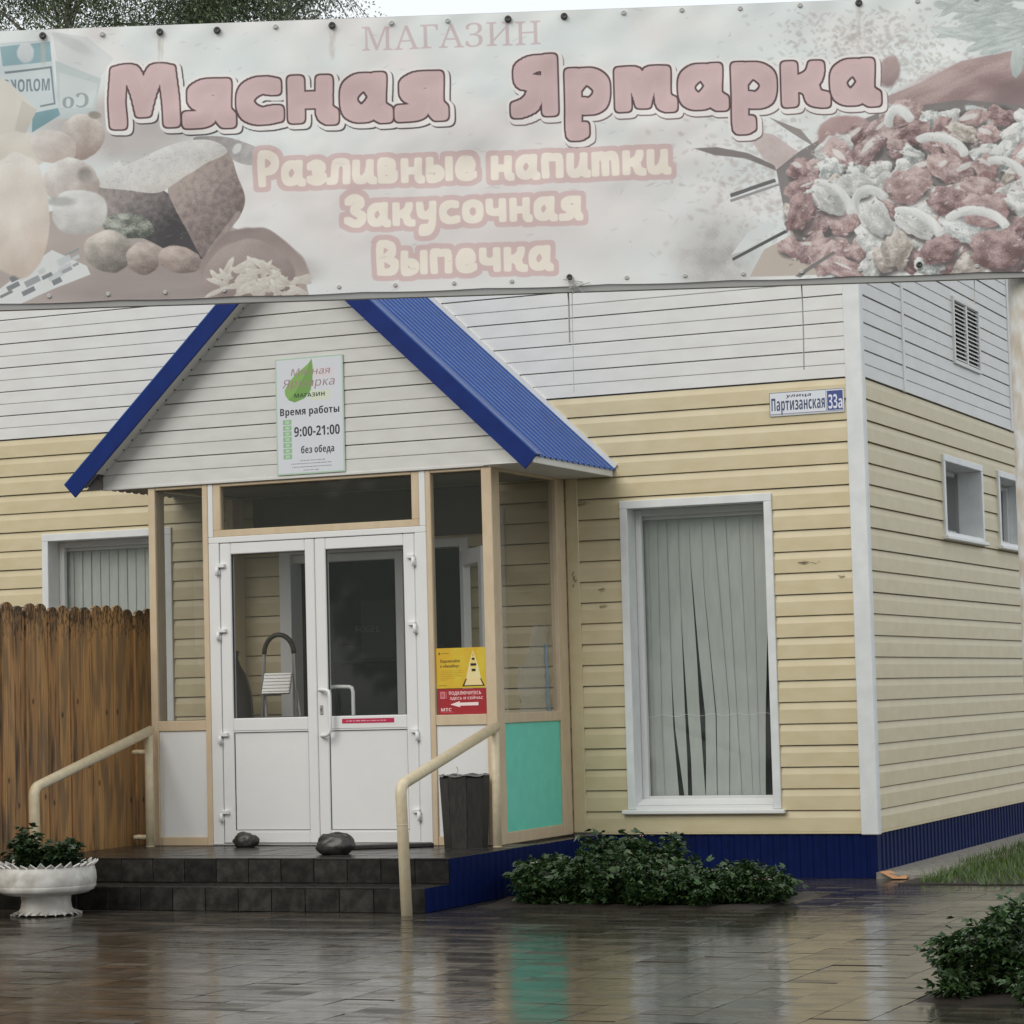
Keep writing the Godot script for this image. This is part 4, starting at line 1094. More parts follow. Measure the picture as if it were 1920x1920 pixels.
# ---------------------------------------------------------------- fence
func wood_image(s: int, warm: float, stain: float) -> Image:
	var w := 96; var h := 768
	var im := Image.create(w, h, false, Image.FORMAT_RGB8)
	var n := FastNoiseLite.new()
	n.seed = s; n.frequency = 1.0; n.fractal_type = FastNoiseLite.FRACTAL_NONE
	var n2 := FastNoiseLite.new()
	n2.seed = s + 50; n2.frequency = 1.0; n2.fractal_octaves = 2
	var orange := Color(.60, .345, .135); var brown := Color(.38, .195, .078); var grey := Color(.21, .14, .08); var black := Color(.03, .022, .015)
	for y in h:
		for x in w:
			var u := float(x) / w; var v := float(y) / h
			var wav := n2.get_noise_2d(u * .8, v * 2.2) * .16
			var g := n.get_noise_2d((u + wav) * 9.0, v * 1.6) * .75 + n.get_noise_2d((u + wav) * 34.0, v * 5.0) * .35
			var c := brown.lerp(orange, clampf(.52 + g * .7 + warm, 0, 1))
			c = c.lerp(grey, clampf(n2.get_noise_2d(u * 1.2 + 9.0, v * 3.0) * 1.4 + .1, 0, .7))
			var edge := smoothstep(.12, .0, v + n2.get_noise_2d(u * 4.0, v * 22.0 + 40.0) * .09) + smoothstep(.86, 1.0, v + n2.get_noise_2d(u * 4.0 + 7.0, v * 18.0) * .12)
			var d := clampf(n2.get_noise_2d(u * 1.6, v * 2.6 + 100.0) * 1.3 + stain - .66 + n.get_noise_2d(u * 30.0, v * 7.0) * .25, 0, 1) + edge * clampf(.6 + n2.get_noise_2d(u * 9.0, v * 40.0) * 1.2 + stain * .3, 0, 1)
			d += smoothstep(.5, .75, n.get_noise_2d((u + wav) * 7.0 + 3.0, v * 2.0 + 60.0)) * .22
			var kn := Vector2(u - .3 - .4 * absf(sin(s * 1.3)), (v - .3 - .4 * absf(cos(s * 2.1))) * 9.0).length()
			d += smoothstep(.13, .05, kn) * .8
			c = c.lerp(black, clampf(d, 0, .92))
			im.set_pixel(x, y, c.linear_to_srgb())
	return im
func build_fence():
	var t := thing("plank_fence", "weathered orange brown plank fence with rounded tops beside the porch", "fence")
	var mats := []
	for k in 9:
		var m := printed(wood_image(100 + k * 7, [.05, -.3, .2, -.45, .25, -.1, .35, -.55, .12][k], [.3, .5, .15, .65, .05, .42, -.05, .6, .25][k]), .5)
		m.normal_enabled = true
		m.normal_texture = noise_tex(300 + k, .05, [], [], 256, 3, true, 3.0) if k == 0 else mats[0].normal_texture
		m.normal_scale = .3
		mats.append(m)
	var z := .86
	var k := 0
	while z < 4.6:
		var w := rng.randf_range(.135, .152)
		var h := 2.15 + rng.randf_range(-.018, .014)
		var x := -5.575 + (k % 2) * .009 + rng.randf_range(-.004, .004)
		var s := Shape.new()
		var outline := [Vector2(0, .012), Vector2(w, .012)]
		var uv := func(p: Vector2): return Vector2(p.x / w, 1.0 - p.y / h)
		for i in 13:
			var a := PI * i / 12.0
			outline.append(Vector2(w / 2 + cos(a) * w / 2, h - w * .42 + sin(a) * w * .42))
		for i in range(1, outline.size() - 1):
			# seen from +x: plank width runs towards -z
			var q := [outline[0], outline[i], outline[i + 1]]
			var f := func(p: Vector2, xx: float): return Vector3(xx, p.y, z + w - p.x)
			s.tri(f.call(q[0], x + .022), f.call(q[1], x + .022), f.call(q[2], x + .022), uv.call(q[0]), uv.call(q[1]), uv.call(q[2]))
			s.tri(f.call(q[0], x), f.call(q[2], x), f.call(q[1], x), uv.call(q[0]), uv.call(q[2]), uv.call(q[1]))
		for i in outline.size():
			var p: Vector2 = outline[i]; var q: Vector2 = outline[(i + 1) % outline.size()]
			s.quad_uv([Vector3(x, p.y, z + w - p.x), Vector3(x, q.y, z + w - q.x), Vector3(x + .022, q.y, z + w - q.x), Vector3(x + .022, p.y, z + w - p.x)], [uv.call(p), uv.call(q), uv.call(q), uv.call(p)])
		var mi: int = (6 if z < 1.25 else 4) if z < 1.5 else [0, 1, 3, 5, 7, 2, 8, 1, 4, 3][k % 10]
		obj("plank", s, mats[mi], t)
		z += w + rng.randf_range(.003, .008)
		k += 1
	for y in [.45, 1.7]: boxed("cross_rail", Vector3(-5.65, y, .88), Vector3(-5.582, y + .08, 4.6), mats[3], t)
	for pz in [.9, 2.4, 4.5]: boxed("fence_post", Vector3(-5.75, .0, pz), Vector3(-5.655, 1.95, pz + .09), mats[3], t)

# ---------------------------------------------------------------- plants
func leaf_color(base: Color, spread: float) -> Color:
	var k := rng.randf_range(1.0 - spread, 1.0 + spread)
	return Color(base.r * k * rng.randf_range(.9, 1.1), base.g * k, base.b * k * rng.randf_range(.85, 1.15))
func add_leaf(s: Shape, p: Vector3, dir: Vector3, size: float, lobes := 3):
	dir = dir.normalized()
	var side := dir.cross(Vector3.UP if absf(dir.y) < .95 else Vector3.RIGHT).normalized()
	side = side.rotated(dir, rng.randf_range(-.7, .7))
	var nrm := side.cross(dir)
	for i in lobes:
		var a := (i - (lobes - 1) / 2.0) * .75
		var d := (dir * cos(a) + side * sin(a)).normalized()
		var l := size * (1.0 if i == lobes / 2 else .8)
		var sd := (side * cos(a) - dir * sin(a)) * l * .27
		var mid := p + d * l * .5 + nrm * l * .08
		var tip := p + d * l - nrm * l * .12 + Vector3.DOWN * l * .12
		s.tri(p, mid + sd, tip); s.tri(p, tip, mid - sd)
func leafy_plant(called: String, label: String, group: String, c: Vector3, rx: float, h: float, count: int, size: float, col: Color, flowers := 0, rz := -1.0) -> Node3D:
	if rz < 0: rz = rx
	var t := thing(called, label, "plant", group, c)
	var st := Shape.new()
	var n := maxi(6, count / 90)
	var tips := []
	for k in n:
		var a := rng.randf() * TAU; var q := sqrt(rng.randf())
		var tip := Vector3(cos(a) * rx * q, h * (1.0 - .55 * q * q) * rng.randf_range(.7, 1.0), sin(a) * rz * q)
		st.tube([Vector3(tip.x * .2, -.02, tip.z * .2), Vector3(tip.x * .65, tip.y * .5, tip.z * .65), tip], .005, 4, .002, false)
		tips.append(tip)
	obj("stems", st, M.stem, t)
	var s := Shape.new()
	for k in count:
		var tip: Vector3 = tips[rng.randi() % n]
		var q := pow(rng.randf(), .6)
		var p := Vector3(tip.x * lerpf(.35, 1.0, q), tip.y * q, tip.z * lerpf(.35, 1.0, q)) + Vector3(rng.randfn(0, .035), rng.randfn(0, .028), rng.randfn(0, .035))
		p.y = clampf(p.y, .012, h * 1.1)
		s.tint = leaf_color(col, .35)
		add_leaf(s, p, Vector3(p.x / rx + rng.randfn(0, .6), rng.randf_range(-.2, .7), p.z / rz + rng.randfn(0, .6)), size * rng.randf_range(.65, 1.25))
	obj("foliage", s, M.leaf, t)
	if flowers:
		var f := Shape.new()
		for k in flowers:
			var tip: Vector3 = tips[rng.randi() % n]
			f.tint = [Color(.55, .56, .45), Color(.5, .3, .32), Color(.6, .6, .52)][k % 3]
			for i in 6: add_leaf(f, tip + Vector3(rng.randfn(0, .03), .03, rng.randfn(0, .03)), Vector3(cos(i * 1.05), .5, sin(i * 1.05)), .016, 1)
		obj("flowers", f, M.leaf, t)
	return t
func build_tree(label: String, base: Vector3, height: float, cr: float, crown_low: float, leaves: int, col: Color, sd: int):
	rng.seed = sd
	var t := thing("birch_tree", label, "tree", "trees behind the shop", base)
	var tr := Shape.new().smooth()
	var pts := []
	for k in 9: pts.append(Vector3(sin(k * .9 + sd) * .12 * k / 8.0, height * .96 * k / 8.0, cos(k * 1.3 + sd) * .12 * k / 8.0))
	tr.tube(pts, .14, 10, .015)
	obj("trunk", tr, M.bark, t)
	var limbs := Shape.new(); var crown := Shape.new()
	var clumps := []
	for k in 90:
		var y := lerpf(crown_low, height, pow(rng.randf(), .9))
		var q := (y - crown_low) / (height - crown_low)
		var r := cr * sin(PI * clampf(.14 + .80 * q, 0, 1)) * rng.randf_range(.45, 1.05)
		var a := k * 2.4 + rng.randf_range(-.3, .3)
		var o := Vector3(0, y - r * .5, 0); var e := Vector3(cos(a) * r, y, sin(a) * r)
		var mid := (o + e) / 2 + Vector3(0, .18 * r, 0)
		limbs.tube([o, mid, e], .02, 5, .004, false)
		for i in 4:
			var s0: Vector3 = o.lerp(e, .25 + .25 * i) + Vector3(0, .15 * r * sin(PI * (.25 + .25 * i)), 0)
			var s1 := s0 + Vector3(rng.randfn(0, .35), -rng.randf_range(.1, .7), rng.randfn(0, .35))
			limbs.tube([s0, s1], .007, 4, .003, false)
			clumps.append([s0, s1])
	for k in leaves:
		var c: Array = clumps[rng.randi() % clumps.size()]
		var p: Vector3 = (c[0] as Vector3).lerp(c[1], rng.randf()) + Vector3(rng.randfn(0, .16), rng.randfn(0, .16), rng.randfn(0, .16))
		crown.tint = leaf_color(col, .4)
		add_leaf(crown, p, Vector3(rng.randfn(0, 1), rng.randfn(-.5, .6), rng.randfn(0, 1)), rng.randf_range(.035, .065), 1)
	obj("limbs", limbs, M.bark, t)
	obj("crown", crown, M.tree_leaf, t)

func street_tree(base: Vector3, height: float, sd: int):      # trees across the street, which the shop's glass mirrors
	rng.seed = sd
	var t := thing("street_tree", "broad leafy tree across the street facing the shop front", "tree", "trees across the street", base)
	obj("trunk", Shape.new().smooth().tube([Vector3.ZERO, Vector3(.1, height * .4, 0), Vector3(0, height * .85, .1)], .22, 8, .04), M.bark, t)
	var s := Shape.new()
	for k in 3600:
		var d := Vector3(rng.randfn(0, 1), rng.randfn(0, 1), rng.randfn(0, 1)).normalized() * pow(rng.randf(), .45)
		var p := Vector3(d.x * 3.4, height * .56 + d.y * height * .44, d.z * 3.0)
		s.tint = leaf_color(Color(.05, .075, .03), .4)
		add_leaf(s, p, Vector3(rng.randfn(0, 1), rng.randfn(-.3, .6), rng.randfn(0, 1)), rng.randf_range(.35, .6), 3)
	obj("crown", s, M.leaf, t)

# ---------------------------------------------------------------- ground
func build_ground():
	var g := Shape.new()
	g.box(Vector3(-150, -.4, -150), Vector3(150, -.034, 150))
	structure(obj("ground", g, M.ground, self))
	var pave := Node3D.new()
	pave.name = "paving"; add_child(pave); structure(pave)
	obj("bedding", Shape.new().box(Vector3(-9, -.033, -.0), Vector3(7.2, -.0045, 11.4)), M.joint, pave)
	var mats := []
	for k in 5:
		var m := StandardMaterial3D.new()
		var a := [lin(.078, .067, .052), lin(.062, .055, .044), lin(.092, .078, .058), lin(.05, .045, .037), lin(.072, .06, .046)][k] as Color
		m.albedo_texture = noise_tex(400 + k, .02, [a, a.darkened(.3)], [.3, .75], 256)
		m.roughness_texture = noise_tex(420 + k, .008, [Color(.10, .10, .10), Color(.15, .15, .15), Color(.34, .34, .34)], [.3, .6, .92], 256)
		m.roughness = 1.0; m.roughness_texture_channel = BaseMaterial3D.TEXTURE_CHANNEL_RED
		m.normal_enabled = true
		m.normal_texture = noise_tex(440, .03, [], [], 512, 4, true, 2.0) if k == 0 else mats[0].normal_texture
		m.normal_scale = .2
		m.uv1_triplanar = true; m.uv1_world_triplanar = true; m.uv1_scale = Vector3(.3, .6, 1.5)
		mats.append(m)
	for k in 5:      # slabs with less water standing on them
		var m: StandardMaterial3D = mats[k].duplicate()
		m.roughness_texture = noise_tex(470 + k % 2, .008, [Color(.13, .13, .13), Color(.2, .2, .2), Color(.42, .42, .42)], [.3, .6, .92], 256)
		m.metallic_specular = .38
		mats.append(m)
	var wet := FastNoiseLite.new()
	wet.seed = 6; wet.frequency = .35
	var p := .26
	var slab := Shape.new().box(Vector3(-p / 2 + .0012, -.03, -p / 2 + .0012), Vector3(p / 2 - .0012, 0, p / 2 - .0012)).mesh()
	var all := []
	var bed := Rect2(-2.09, 1.35, 2.11, 1.34); var bed2 := Rect2(2.08, 5.35, 3, 1.85)
	for j in 43:
		for i in 62:
			var c := Vector2(-8.9 + i * p, .125 + j * p)
			if c.x > 7: continue
			if c.x < -2.1 and c.y < 3.05 and c.x > -5.6: continue
			if c.x > .5 and c.y < .72 + (c.x - .5) * .25: continue
			if bed.grow(-.02).has_point(c) or bed2.grow(-.02).has_point(c): continue
			var P := Vector3(c.x, 0, c.y)
			var v := cam.transform.affine_inverse() * P
			var sx := absf(v.x / v.z) * focal; var sy := v.y / v.z * focal
			var seen := sx < 980 and absf(sy) < 985
			all.append([(v.length() if seen else 1000.0 + v.length()), P])
	all.sort_custom(func(a, b): return a[0] < b[0])
	var rest := []
	for q in 10: rest.append([])
	for k in all.size():
		var P: Vector3 = all[k][1]
		var ix := Basis.from_euler(Vector3(rng.randfn(0, .0042), 0, rng.randfn(0, .003)))
		var dip := -.0015 * rng.randf()
		if rng.randf() < .06: dip -= .0015
		var xf := Transform3D(ix, P + Vector3(0, dip, 0))
		var mi := rng.randi() % 5 + (5 if wet.get_noise_2d(P.x, P.z) * 1.6 + (-P.x - .9) * .9 > 0 else 0)
		if k < 300: share("paving_slab", slab, mats[mi], pave, xf)
		else: rest[mi].append(xf)
	for q in 10:
		var st := SurfaceTool.new()
		for xf in rest[q]: st.append_from(slab, 0, xf)
		var o := MeshInstance3D.new()
		o.name = "paving_slabs"; o.mesh = st.commit(); o.material_override = mats[q]
		o.set_meta("kind", "stuff")
		pave.add_child(o, true)
	# strip of concrete along the side wall, grass beyond it, soil in the beds
	var ap := Shape.new()
	ap.quad(Vector3(.0, .045, .03), Vector3(.47, .02, .07), Vector3(.34, .02, -9.5), Vector3(.0, .045, -9.5))
	ap.quad(Vector3(.0, -.03, .032), Vector3(.47, -.03, .072), Vector3(.47, .02, .07), Vector3(.0, .045, .03))
	ap.quad(Vector3(.47, -.03, .07), Vector3(.34, -.03, -9.5), Vector3(.34, .02, -9.5), Vector3(.47, .02, .07))
	structure(obj("concrete_apron", ap, M.concrete, self))
	var so := Shape.new()
	so.box(Vector3(.3, -.033, -10), Vector3(9, .006, .55))
	structure(obj("lawn_soil", so, M.soil, self))
	for q in [[bed, "flower_bed"], [bed2, "flower_bed"]]:
		var r: Rect2 = q[0]
		var s := Shape.new().smooth()
		var nx := 24; var nz := 14
		var n := FastNoiseLite.new()
		n.seed = 3; n.frequency = 3.0
		for i in nx:
			for j in nz:
				var f := func(a: int, b: int):
					var x: float = r.position.x + r.size.x * a / nx; var z: float = r.position.y + r.size.y * b / nz
					return Vector3(x, (-.025 if a == 0 or b == 0 or a == nx or b == nz else .012 + n.get_noise_2d(x * 3, z * 3) * .03), z)
				s.quad(f.call(i, j + 1), f.call(i + 1, j + 1), f.call(i + 1, j), f.call(i, j))
		structure(obj(q[1], s, M.soil, self))
	rng.seed = 77
	var gr := Shape.new()
	for k in 17000:
		var near := k < 12000
		var x := .3 + pow(rng.randf(), 1.3) * 3.2; var z := .62 - rng.randf() * 5.5 if near else -3.0 - rng.randf() * 6.0
		if z > .5 + (x - .5) * .25: continue
		if x < .44 and z > -1.2: x += .12
		var h := rng.randf_range(.035, .10) * (1.3 if rng.randf() < .1 else 1.0); var a := rng.randf() * TAU
		var lean := Vector3(rng.randfn(0, .03), 0, rng.randfn(0, .03))
		var b := Vector3(x, .004, z); var sd := Vector3(cos(a), 0, sin(a)) * .0045
		gr.tint = leaf_color(Color(.075, .125, .028), .35)
		gr.tri(b - sd, b + sd, b + lean + Vector3(0, h, 0))
	var go := obj("grass", gr, M.leaf, self)
	tag(go, "short wet grass along the side wall", "grass", "", "stuff")

# ---------------------------------------------------------------- small things about the door
func rock(label: String, at: Vector3, r: Vector3, sd: int):
	var n := FastNoiseLite.new()
	n.seed = sd; n.frequency = .8
	var s := Shape.new().smooth()
	var f := func(i: int, j: int):
		var a := TAU * i / 28.0; var b := PI * j / 16.0
		var d := Vector3(sin(b) * cos(a), -cos(b), sin(b) * sin(a))
		var k := 1.0 + n.get_noise_3dv(d * 1.4) * .24 + n.get_noise_3dv(d * 3.0) * .08
		var q := Vector3(d.x * r.x, maxf(d.y * r.y * 1.15, -r.y * .8), d.z * r.z) * k
		return Vector3(q.x, maxf(q.y, -r.y * .8), q.z)
	for i in 28:
		for j in 16: s.quad(f.call(i, j + 1), f.call(i + 1, j + 1), f.call(i + 1, j), f.call(i, j))
	var o := obj("boulder", s, M.stone, self)
	o.position = at + Vector3(0, r.y * .8, 0)
	tag(o, label, "stone", "stones on the landing")
func build_bin():
	var t := thing("waste_bin", "dark weathered tapered wooden bin lined with a bag on the landing", "bin", "", Vector3(-2.545, H0 + .001, 1.605), .5)
	for k in 8:
		var a := TAU * k / 8.0; var b := TAU * (k + 1) / 8.0 - .015
		var f := func(q: float, r: float, y: float): return Vector3(cos(q) * r, y, -sin(q) * r)
		var s := Shape.new()
		var hh := .5 + rng.randf_range(-.008, .008)
		s.quad(f.call(a, .155, 0), f.call(b, .155, 0), f.call(b, .18, hh), f.call(a, .18, hh))
		s.quad(f.call(a, .162, hh), f.call(a, .18, hh), f.call(b, .18, hh), f.call(b, .162, hh))
		s.quad(f.call(b, .137, 0), f.call(a, .137, 0), f.call(a, .162, hh), f.call(b, .162, hh))
		s.quad(f.call(b, .155, 0), f.call(b, .137, 0), f.call(b, .162, hh), f.call(b, .18, hh)); s.quad(f.call(a, .137, 0), f.call(a, .155, 0), f.call(a, .18, hh), f.call(a, .162, hh))
		obj("stave", s, M.bin, t)
	obj("bottom", Shape.new().box(Vector3(-.09, .004, -.09), Vector3(.09, .02, .09)), M.bin, t)
	var bag := Shape.new().smooth()
	for k in 40:
		var a := TAU * k / 40.0; var b := TAU * (k + 1) / 40.0
		var f := func(q: float, r: float, y: float): return Vector3(cos(q) * (r + .004 * sin(q * 11)), y + .006 * sin(q * 7), -sin(q) * (r + .004 * sin(q * 11)))
		bag.quad(f.call(a, .14, .40), f.call(b, .14, .40), f.call(b, .155, .515), f.call(a, .155, .515))
		bag.quad(f.call(a, .155, .515), f.call(b, .155, .515), f.call(b, .182, .507), f.call(a, .182, .507))
	obj("liner", bag, plain(.10, .10, .10, .35), t)
	var tw := Shape.new()
	tw.tube([Vector3(-.05, .505, .08), Vector3(-.058, .53, .085), Vector3(-.05, .55, .08), Vector3(-.06, .575, .085)], .004, 5)
	obj("paper_scrap", tw, plain(.6, .5, .48, .8), t)
func build_planter():
	var c := Vector3(-4.775, .0, 3.56)
	var t := thing("tyre_planter", "white painted planter cut from a tyre with a zigzag rim", "planter", "", c)
	var foot := Shape.new().smooth()
	foot.lathe(PackedVector2Array([Vector2(.205, .012), Vector2(.20, .022), Vector2(.185, .032), Vector2(.172, .05), Vector2(.165, .09), Vector2(.17, .145)]), Vector3.ZERO, 48)
	obj("foot", foot, M.planter, t)
	var skirt := Shape.new()
	for k in 22:
		var a := TAU * k / 22.0; var m := TAU * (k + .5) / 22.0; var b := TAU * (k + 1) / 22.0
		var f := func(q: float, r: float, y: float): return Vector3(cos(q) * r, y, -sin(q) * r)
		skirt.tri(f.call(a, .178, .036), f.call(m, .245, .006 + (k % 3) * .004), f.call(b, .178, .036))
		skirt.tri(f.call(a, .178, .036), f.call(m, .235, .002), f.call(m, .245, .006 + (k % 3) * .004))
	obj("skirt", skirt, M.planter, t)
	var bowl := Shape.new().smooth()
	bowl.lathe(PackedVector2Array([Vector2(.165, .138), Vector2(.25, .142), Vector2(.29, .15), Vector2(.318, .168), Vector2(.334, .20), Vector2(.34, .24), Vector2(.336, .285), Vector2(.325, .325), Vector2(.315, .335), Vector2(.3, .32), Vector2(.29, .26)]), Vector3.ZERO, 64)
	obj("bowl", bowl, M.planter, t)
	obj("tread_band", Shape.new().smooth().lathe(PackedVector2Array([Vector2(.3195, .165), Vector2(.322, .167), Vector2(.338, .198), Vector2(.336, .202)]), Vector3.ZERO, 64), M.planter, t)
	for k in 32:
		var a := TAU * k / 32.0; var m := TAU * (k + .5) / 32.0; var b := TAU * (k + 1) / 32.0
		var f := func(q: float, r: float, y: float): return Vector3(cos(q) * r, y, -sin(q) * r)
		var s := Shape.new()
		var tip: Vector3 = f.call(m, .355, .352 + (k % 3) * .006)
		var tip2: Vector3 = f.call(m, .347, .357 + (k % 3) * .006)
		s.tri(f.call(a, .322, .325), f.call(b, .322, .325), tip); s.tri(f.call(b, .308, .333), f.call(a, .308, .333), tip2)
		s.tri(f.call(a, .308, .333), f.call(a, .322, .325), tip); s.tri(f.call(a, .308, .333), tip, tip2)
		s.tri(f.call(b, .322, .325), f.call(b, .308, .333), tip2); s.tri(f.call(b, .322, .325), tip2, tip)
		obj("rim_tooth", s, M.planter, t)
	obj("soil", Shape.new().lathe(PackedVector2Array([Vector2(.3, .298), Vector2(.15, .315), Vector2(0, .32)]), Vector3.ZERO, 24), M.soil, t)
	leafy_plant("potted_plant", "bushy green plant growing in the white tyre planter", "plants in the planter", c + Vector3(-.1, .31, .02), .13, .26, 520, .055, Color(.03, .06, .02))
	leafy_plant("potted_plant", "bushy green plant growing in the white tyre planter", "plants in the planter", c + Vector3(.17, .31, -.02), .14, .2, 480, .055, Color(.026, .052, .018))
func build_inside():
	# step ladder in the porch
	var t := thing("step_ladder", "folding aluminium step ladder with a hoop top standing inside the porch", "ladder", "", Vector3(-4.62, H0, .52), .12)
	var hoop := []
	hoop.append(Vector3(-.19, 0, .02))
	for k in 13:
		var a := PI - PI * k / 12.0
		hoop.append(Vector3(cos(a) * .125, 1.44 + sin(a) * .15, .0))
	hoop.append(Vector3(.17, 0, .02))
	obj("hoop_rail", Shape.new().smooth().tube(hoop, .014, 8), M.aluminium, t)
	var grip := []
	for k in 13:
		var a := PI - PI * k / 12.0
		grip.append(Vector3(cos(a) * .125, 1.44 + sin(a) * .15, .0))
	obj("hand_grip", Shape.new().smooth().tube(grip, .02, 8), M.stone, t)
	for y in [.3, .62, .96]:
		var s := Shape.new()
		var hw: float = .165 - y * .05
		s.box(Vector3(-hw, y - .02, .02), Vector3(hw, y + .0, .2), .004)
		for k in 6: s.box(Vector3(-hw + .008, y + .0, .03 + k * .028), Vector3(hw - .008, y + .006, .042 + k * .028))
		var st := obj("step", s, M.aluminium, t)
		st.rotation.x = .0 if y < .9 else 1.15
		if y > .9: st.position = Vector3(0, .96 - .04, -.86)
	for sx in [-1.0, 1.0]: obj("rear_leg", Shape.new().smooth().tube([Vector3(sx * .13, 1.2, -.01), Vector3(sx * .19, 0, -.28)], .012, 8), M.aluminium, t)
	# dark bundle by the porch's left wall
	var b := Shape.new().smooth()
	b.lathe(PackedVector2Array([Vector2(.0, 0), Vector2(.13, .0), Vector2(.15, .1), Vector2(.152, .9), Vector2(.14, 1.12), Vector2(.1, 1.28), Vector2(.05, 1.36), Vector2(.03, 1.42), Vector2(.045, 1.47), Vector2(.0, 1.48)]), Vector3.ZERO, 20)
	var bo := obj("tied_sack", b, M.black_plastic, self)
	bo.position = Vector3(-5.035, H0 + .001, .5)
	tag(bo, "tall black tied sack standing inside the porch by the siding", "sack")
	# drinks cooler in the shop
	var c := thing("drinks_cooler", "dim glass fronted drinks cooler with white lettering inside the shop", "cooler", "", Vector3(-4.95, .32, -1.75))
	boxed("cabinet", Vector3(-.42, 0, -.6), Vector3(.42, 1.55, .0), plain(.16, .17, .16, .5), c, .01)
	boxed("header", Vector3(-.42, 1.551, -.6), Vector3(.42, 1.95, .02), plain(.05, .055, .055, .4), c, .01)
	boxed("poster_panel", Vector3(-.08, 1.43, .022), Vector3(.24, 1.93, .03), plain(.24, .28, .24, .5), c, .003)
	var tm := TextMesh.new()
	var fnt := SystemFont.new()
	fnt.font_names = PackedStringArray(["Droid Sans"]); fnt.font_weight = 700
	tm.text = "FOGEL"; tm.font = fnt; tm.font_size = 32; tm.pixel_size = .0024; tm.depth = .004
	var lo := MeshInstance3D.new()
	lo.name = "lettering"; lo.mesh = tm; lo.material_override = plain(.75, .75, .74, .5); lo.position = Vector3(-.02, 1.68, .036)
	c.add_child(lo, true)
	boxed("door", Vector3(-.36, .15, .001), Vector3(.36, 1.4, .018), plain(.02, .022, .022, .15), c, .004)
	# loose plastic film leaning inside the side glass
	for q in [[.14, .60, 1.93, .0, "torn milky plastic film hanging behind the porch side glass"]]:
		var s := Shape.new().smooth()
		var n := FastNoiseLite.new()
		n.seed = 8; n.frequency = 1.2
		for i in 16:
			for j in 24:
				var f := func(a: int, v: int):
					var y := lerpf(H0 + .2, 1.62 + .3 * smoothstep(2.0, 9.0, float(a)) + n.get_noise_2d(a * .7, 5.0) * .05, v / 24.0)
					var z := lerpf(.75, .14, a / 16.0) + n.get_noise_2d(a, v * .4) * .02
					return Vector3(-2.475 + n.get_noise_2d(a * .9, v * .5 + 20) * .03, y, z)
				s.quad(f.call(i + 1, j), f.call(i, j), f.call(i, j + 1), f.call(i + 1, j + 1))
		var m := plain(.62, .66, .64, .4)
		m.transparency = BaseMaterial3D.TRANSPARENCY_ALPHA
		m.albedo_color.a = .42
		tag(obj("plastic_film", s, m, self), q[4], "plastic film")
	var bl := Shape.new().smooth()
	var bp := []
	for k in 14: bp.append(Vector3(-2.46 + .008 * sin(k * 1.9), H0 + .15 + k * .1, .245 + .012 * sin(k * 1.3)))
	bl.tube(bp, .012, 6)
	tag(obj("blue_tape", bl, plain(.2, .38, .55, .4), self), "twisted pale blue tape hanging beside the plastic film", "tape")

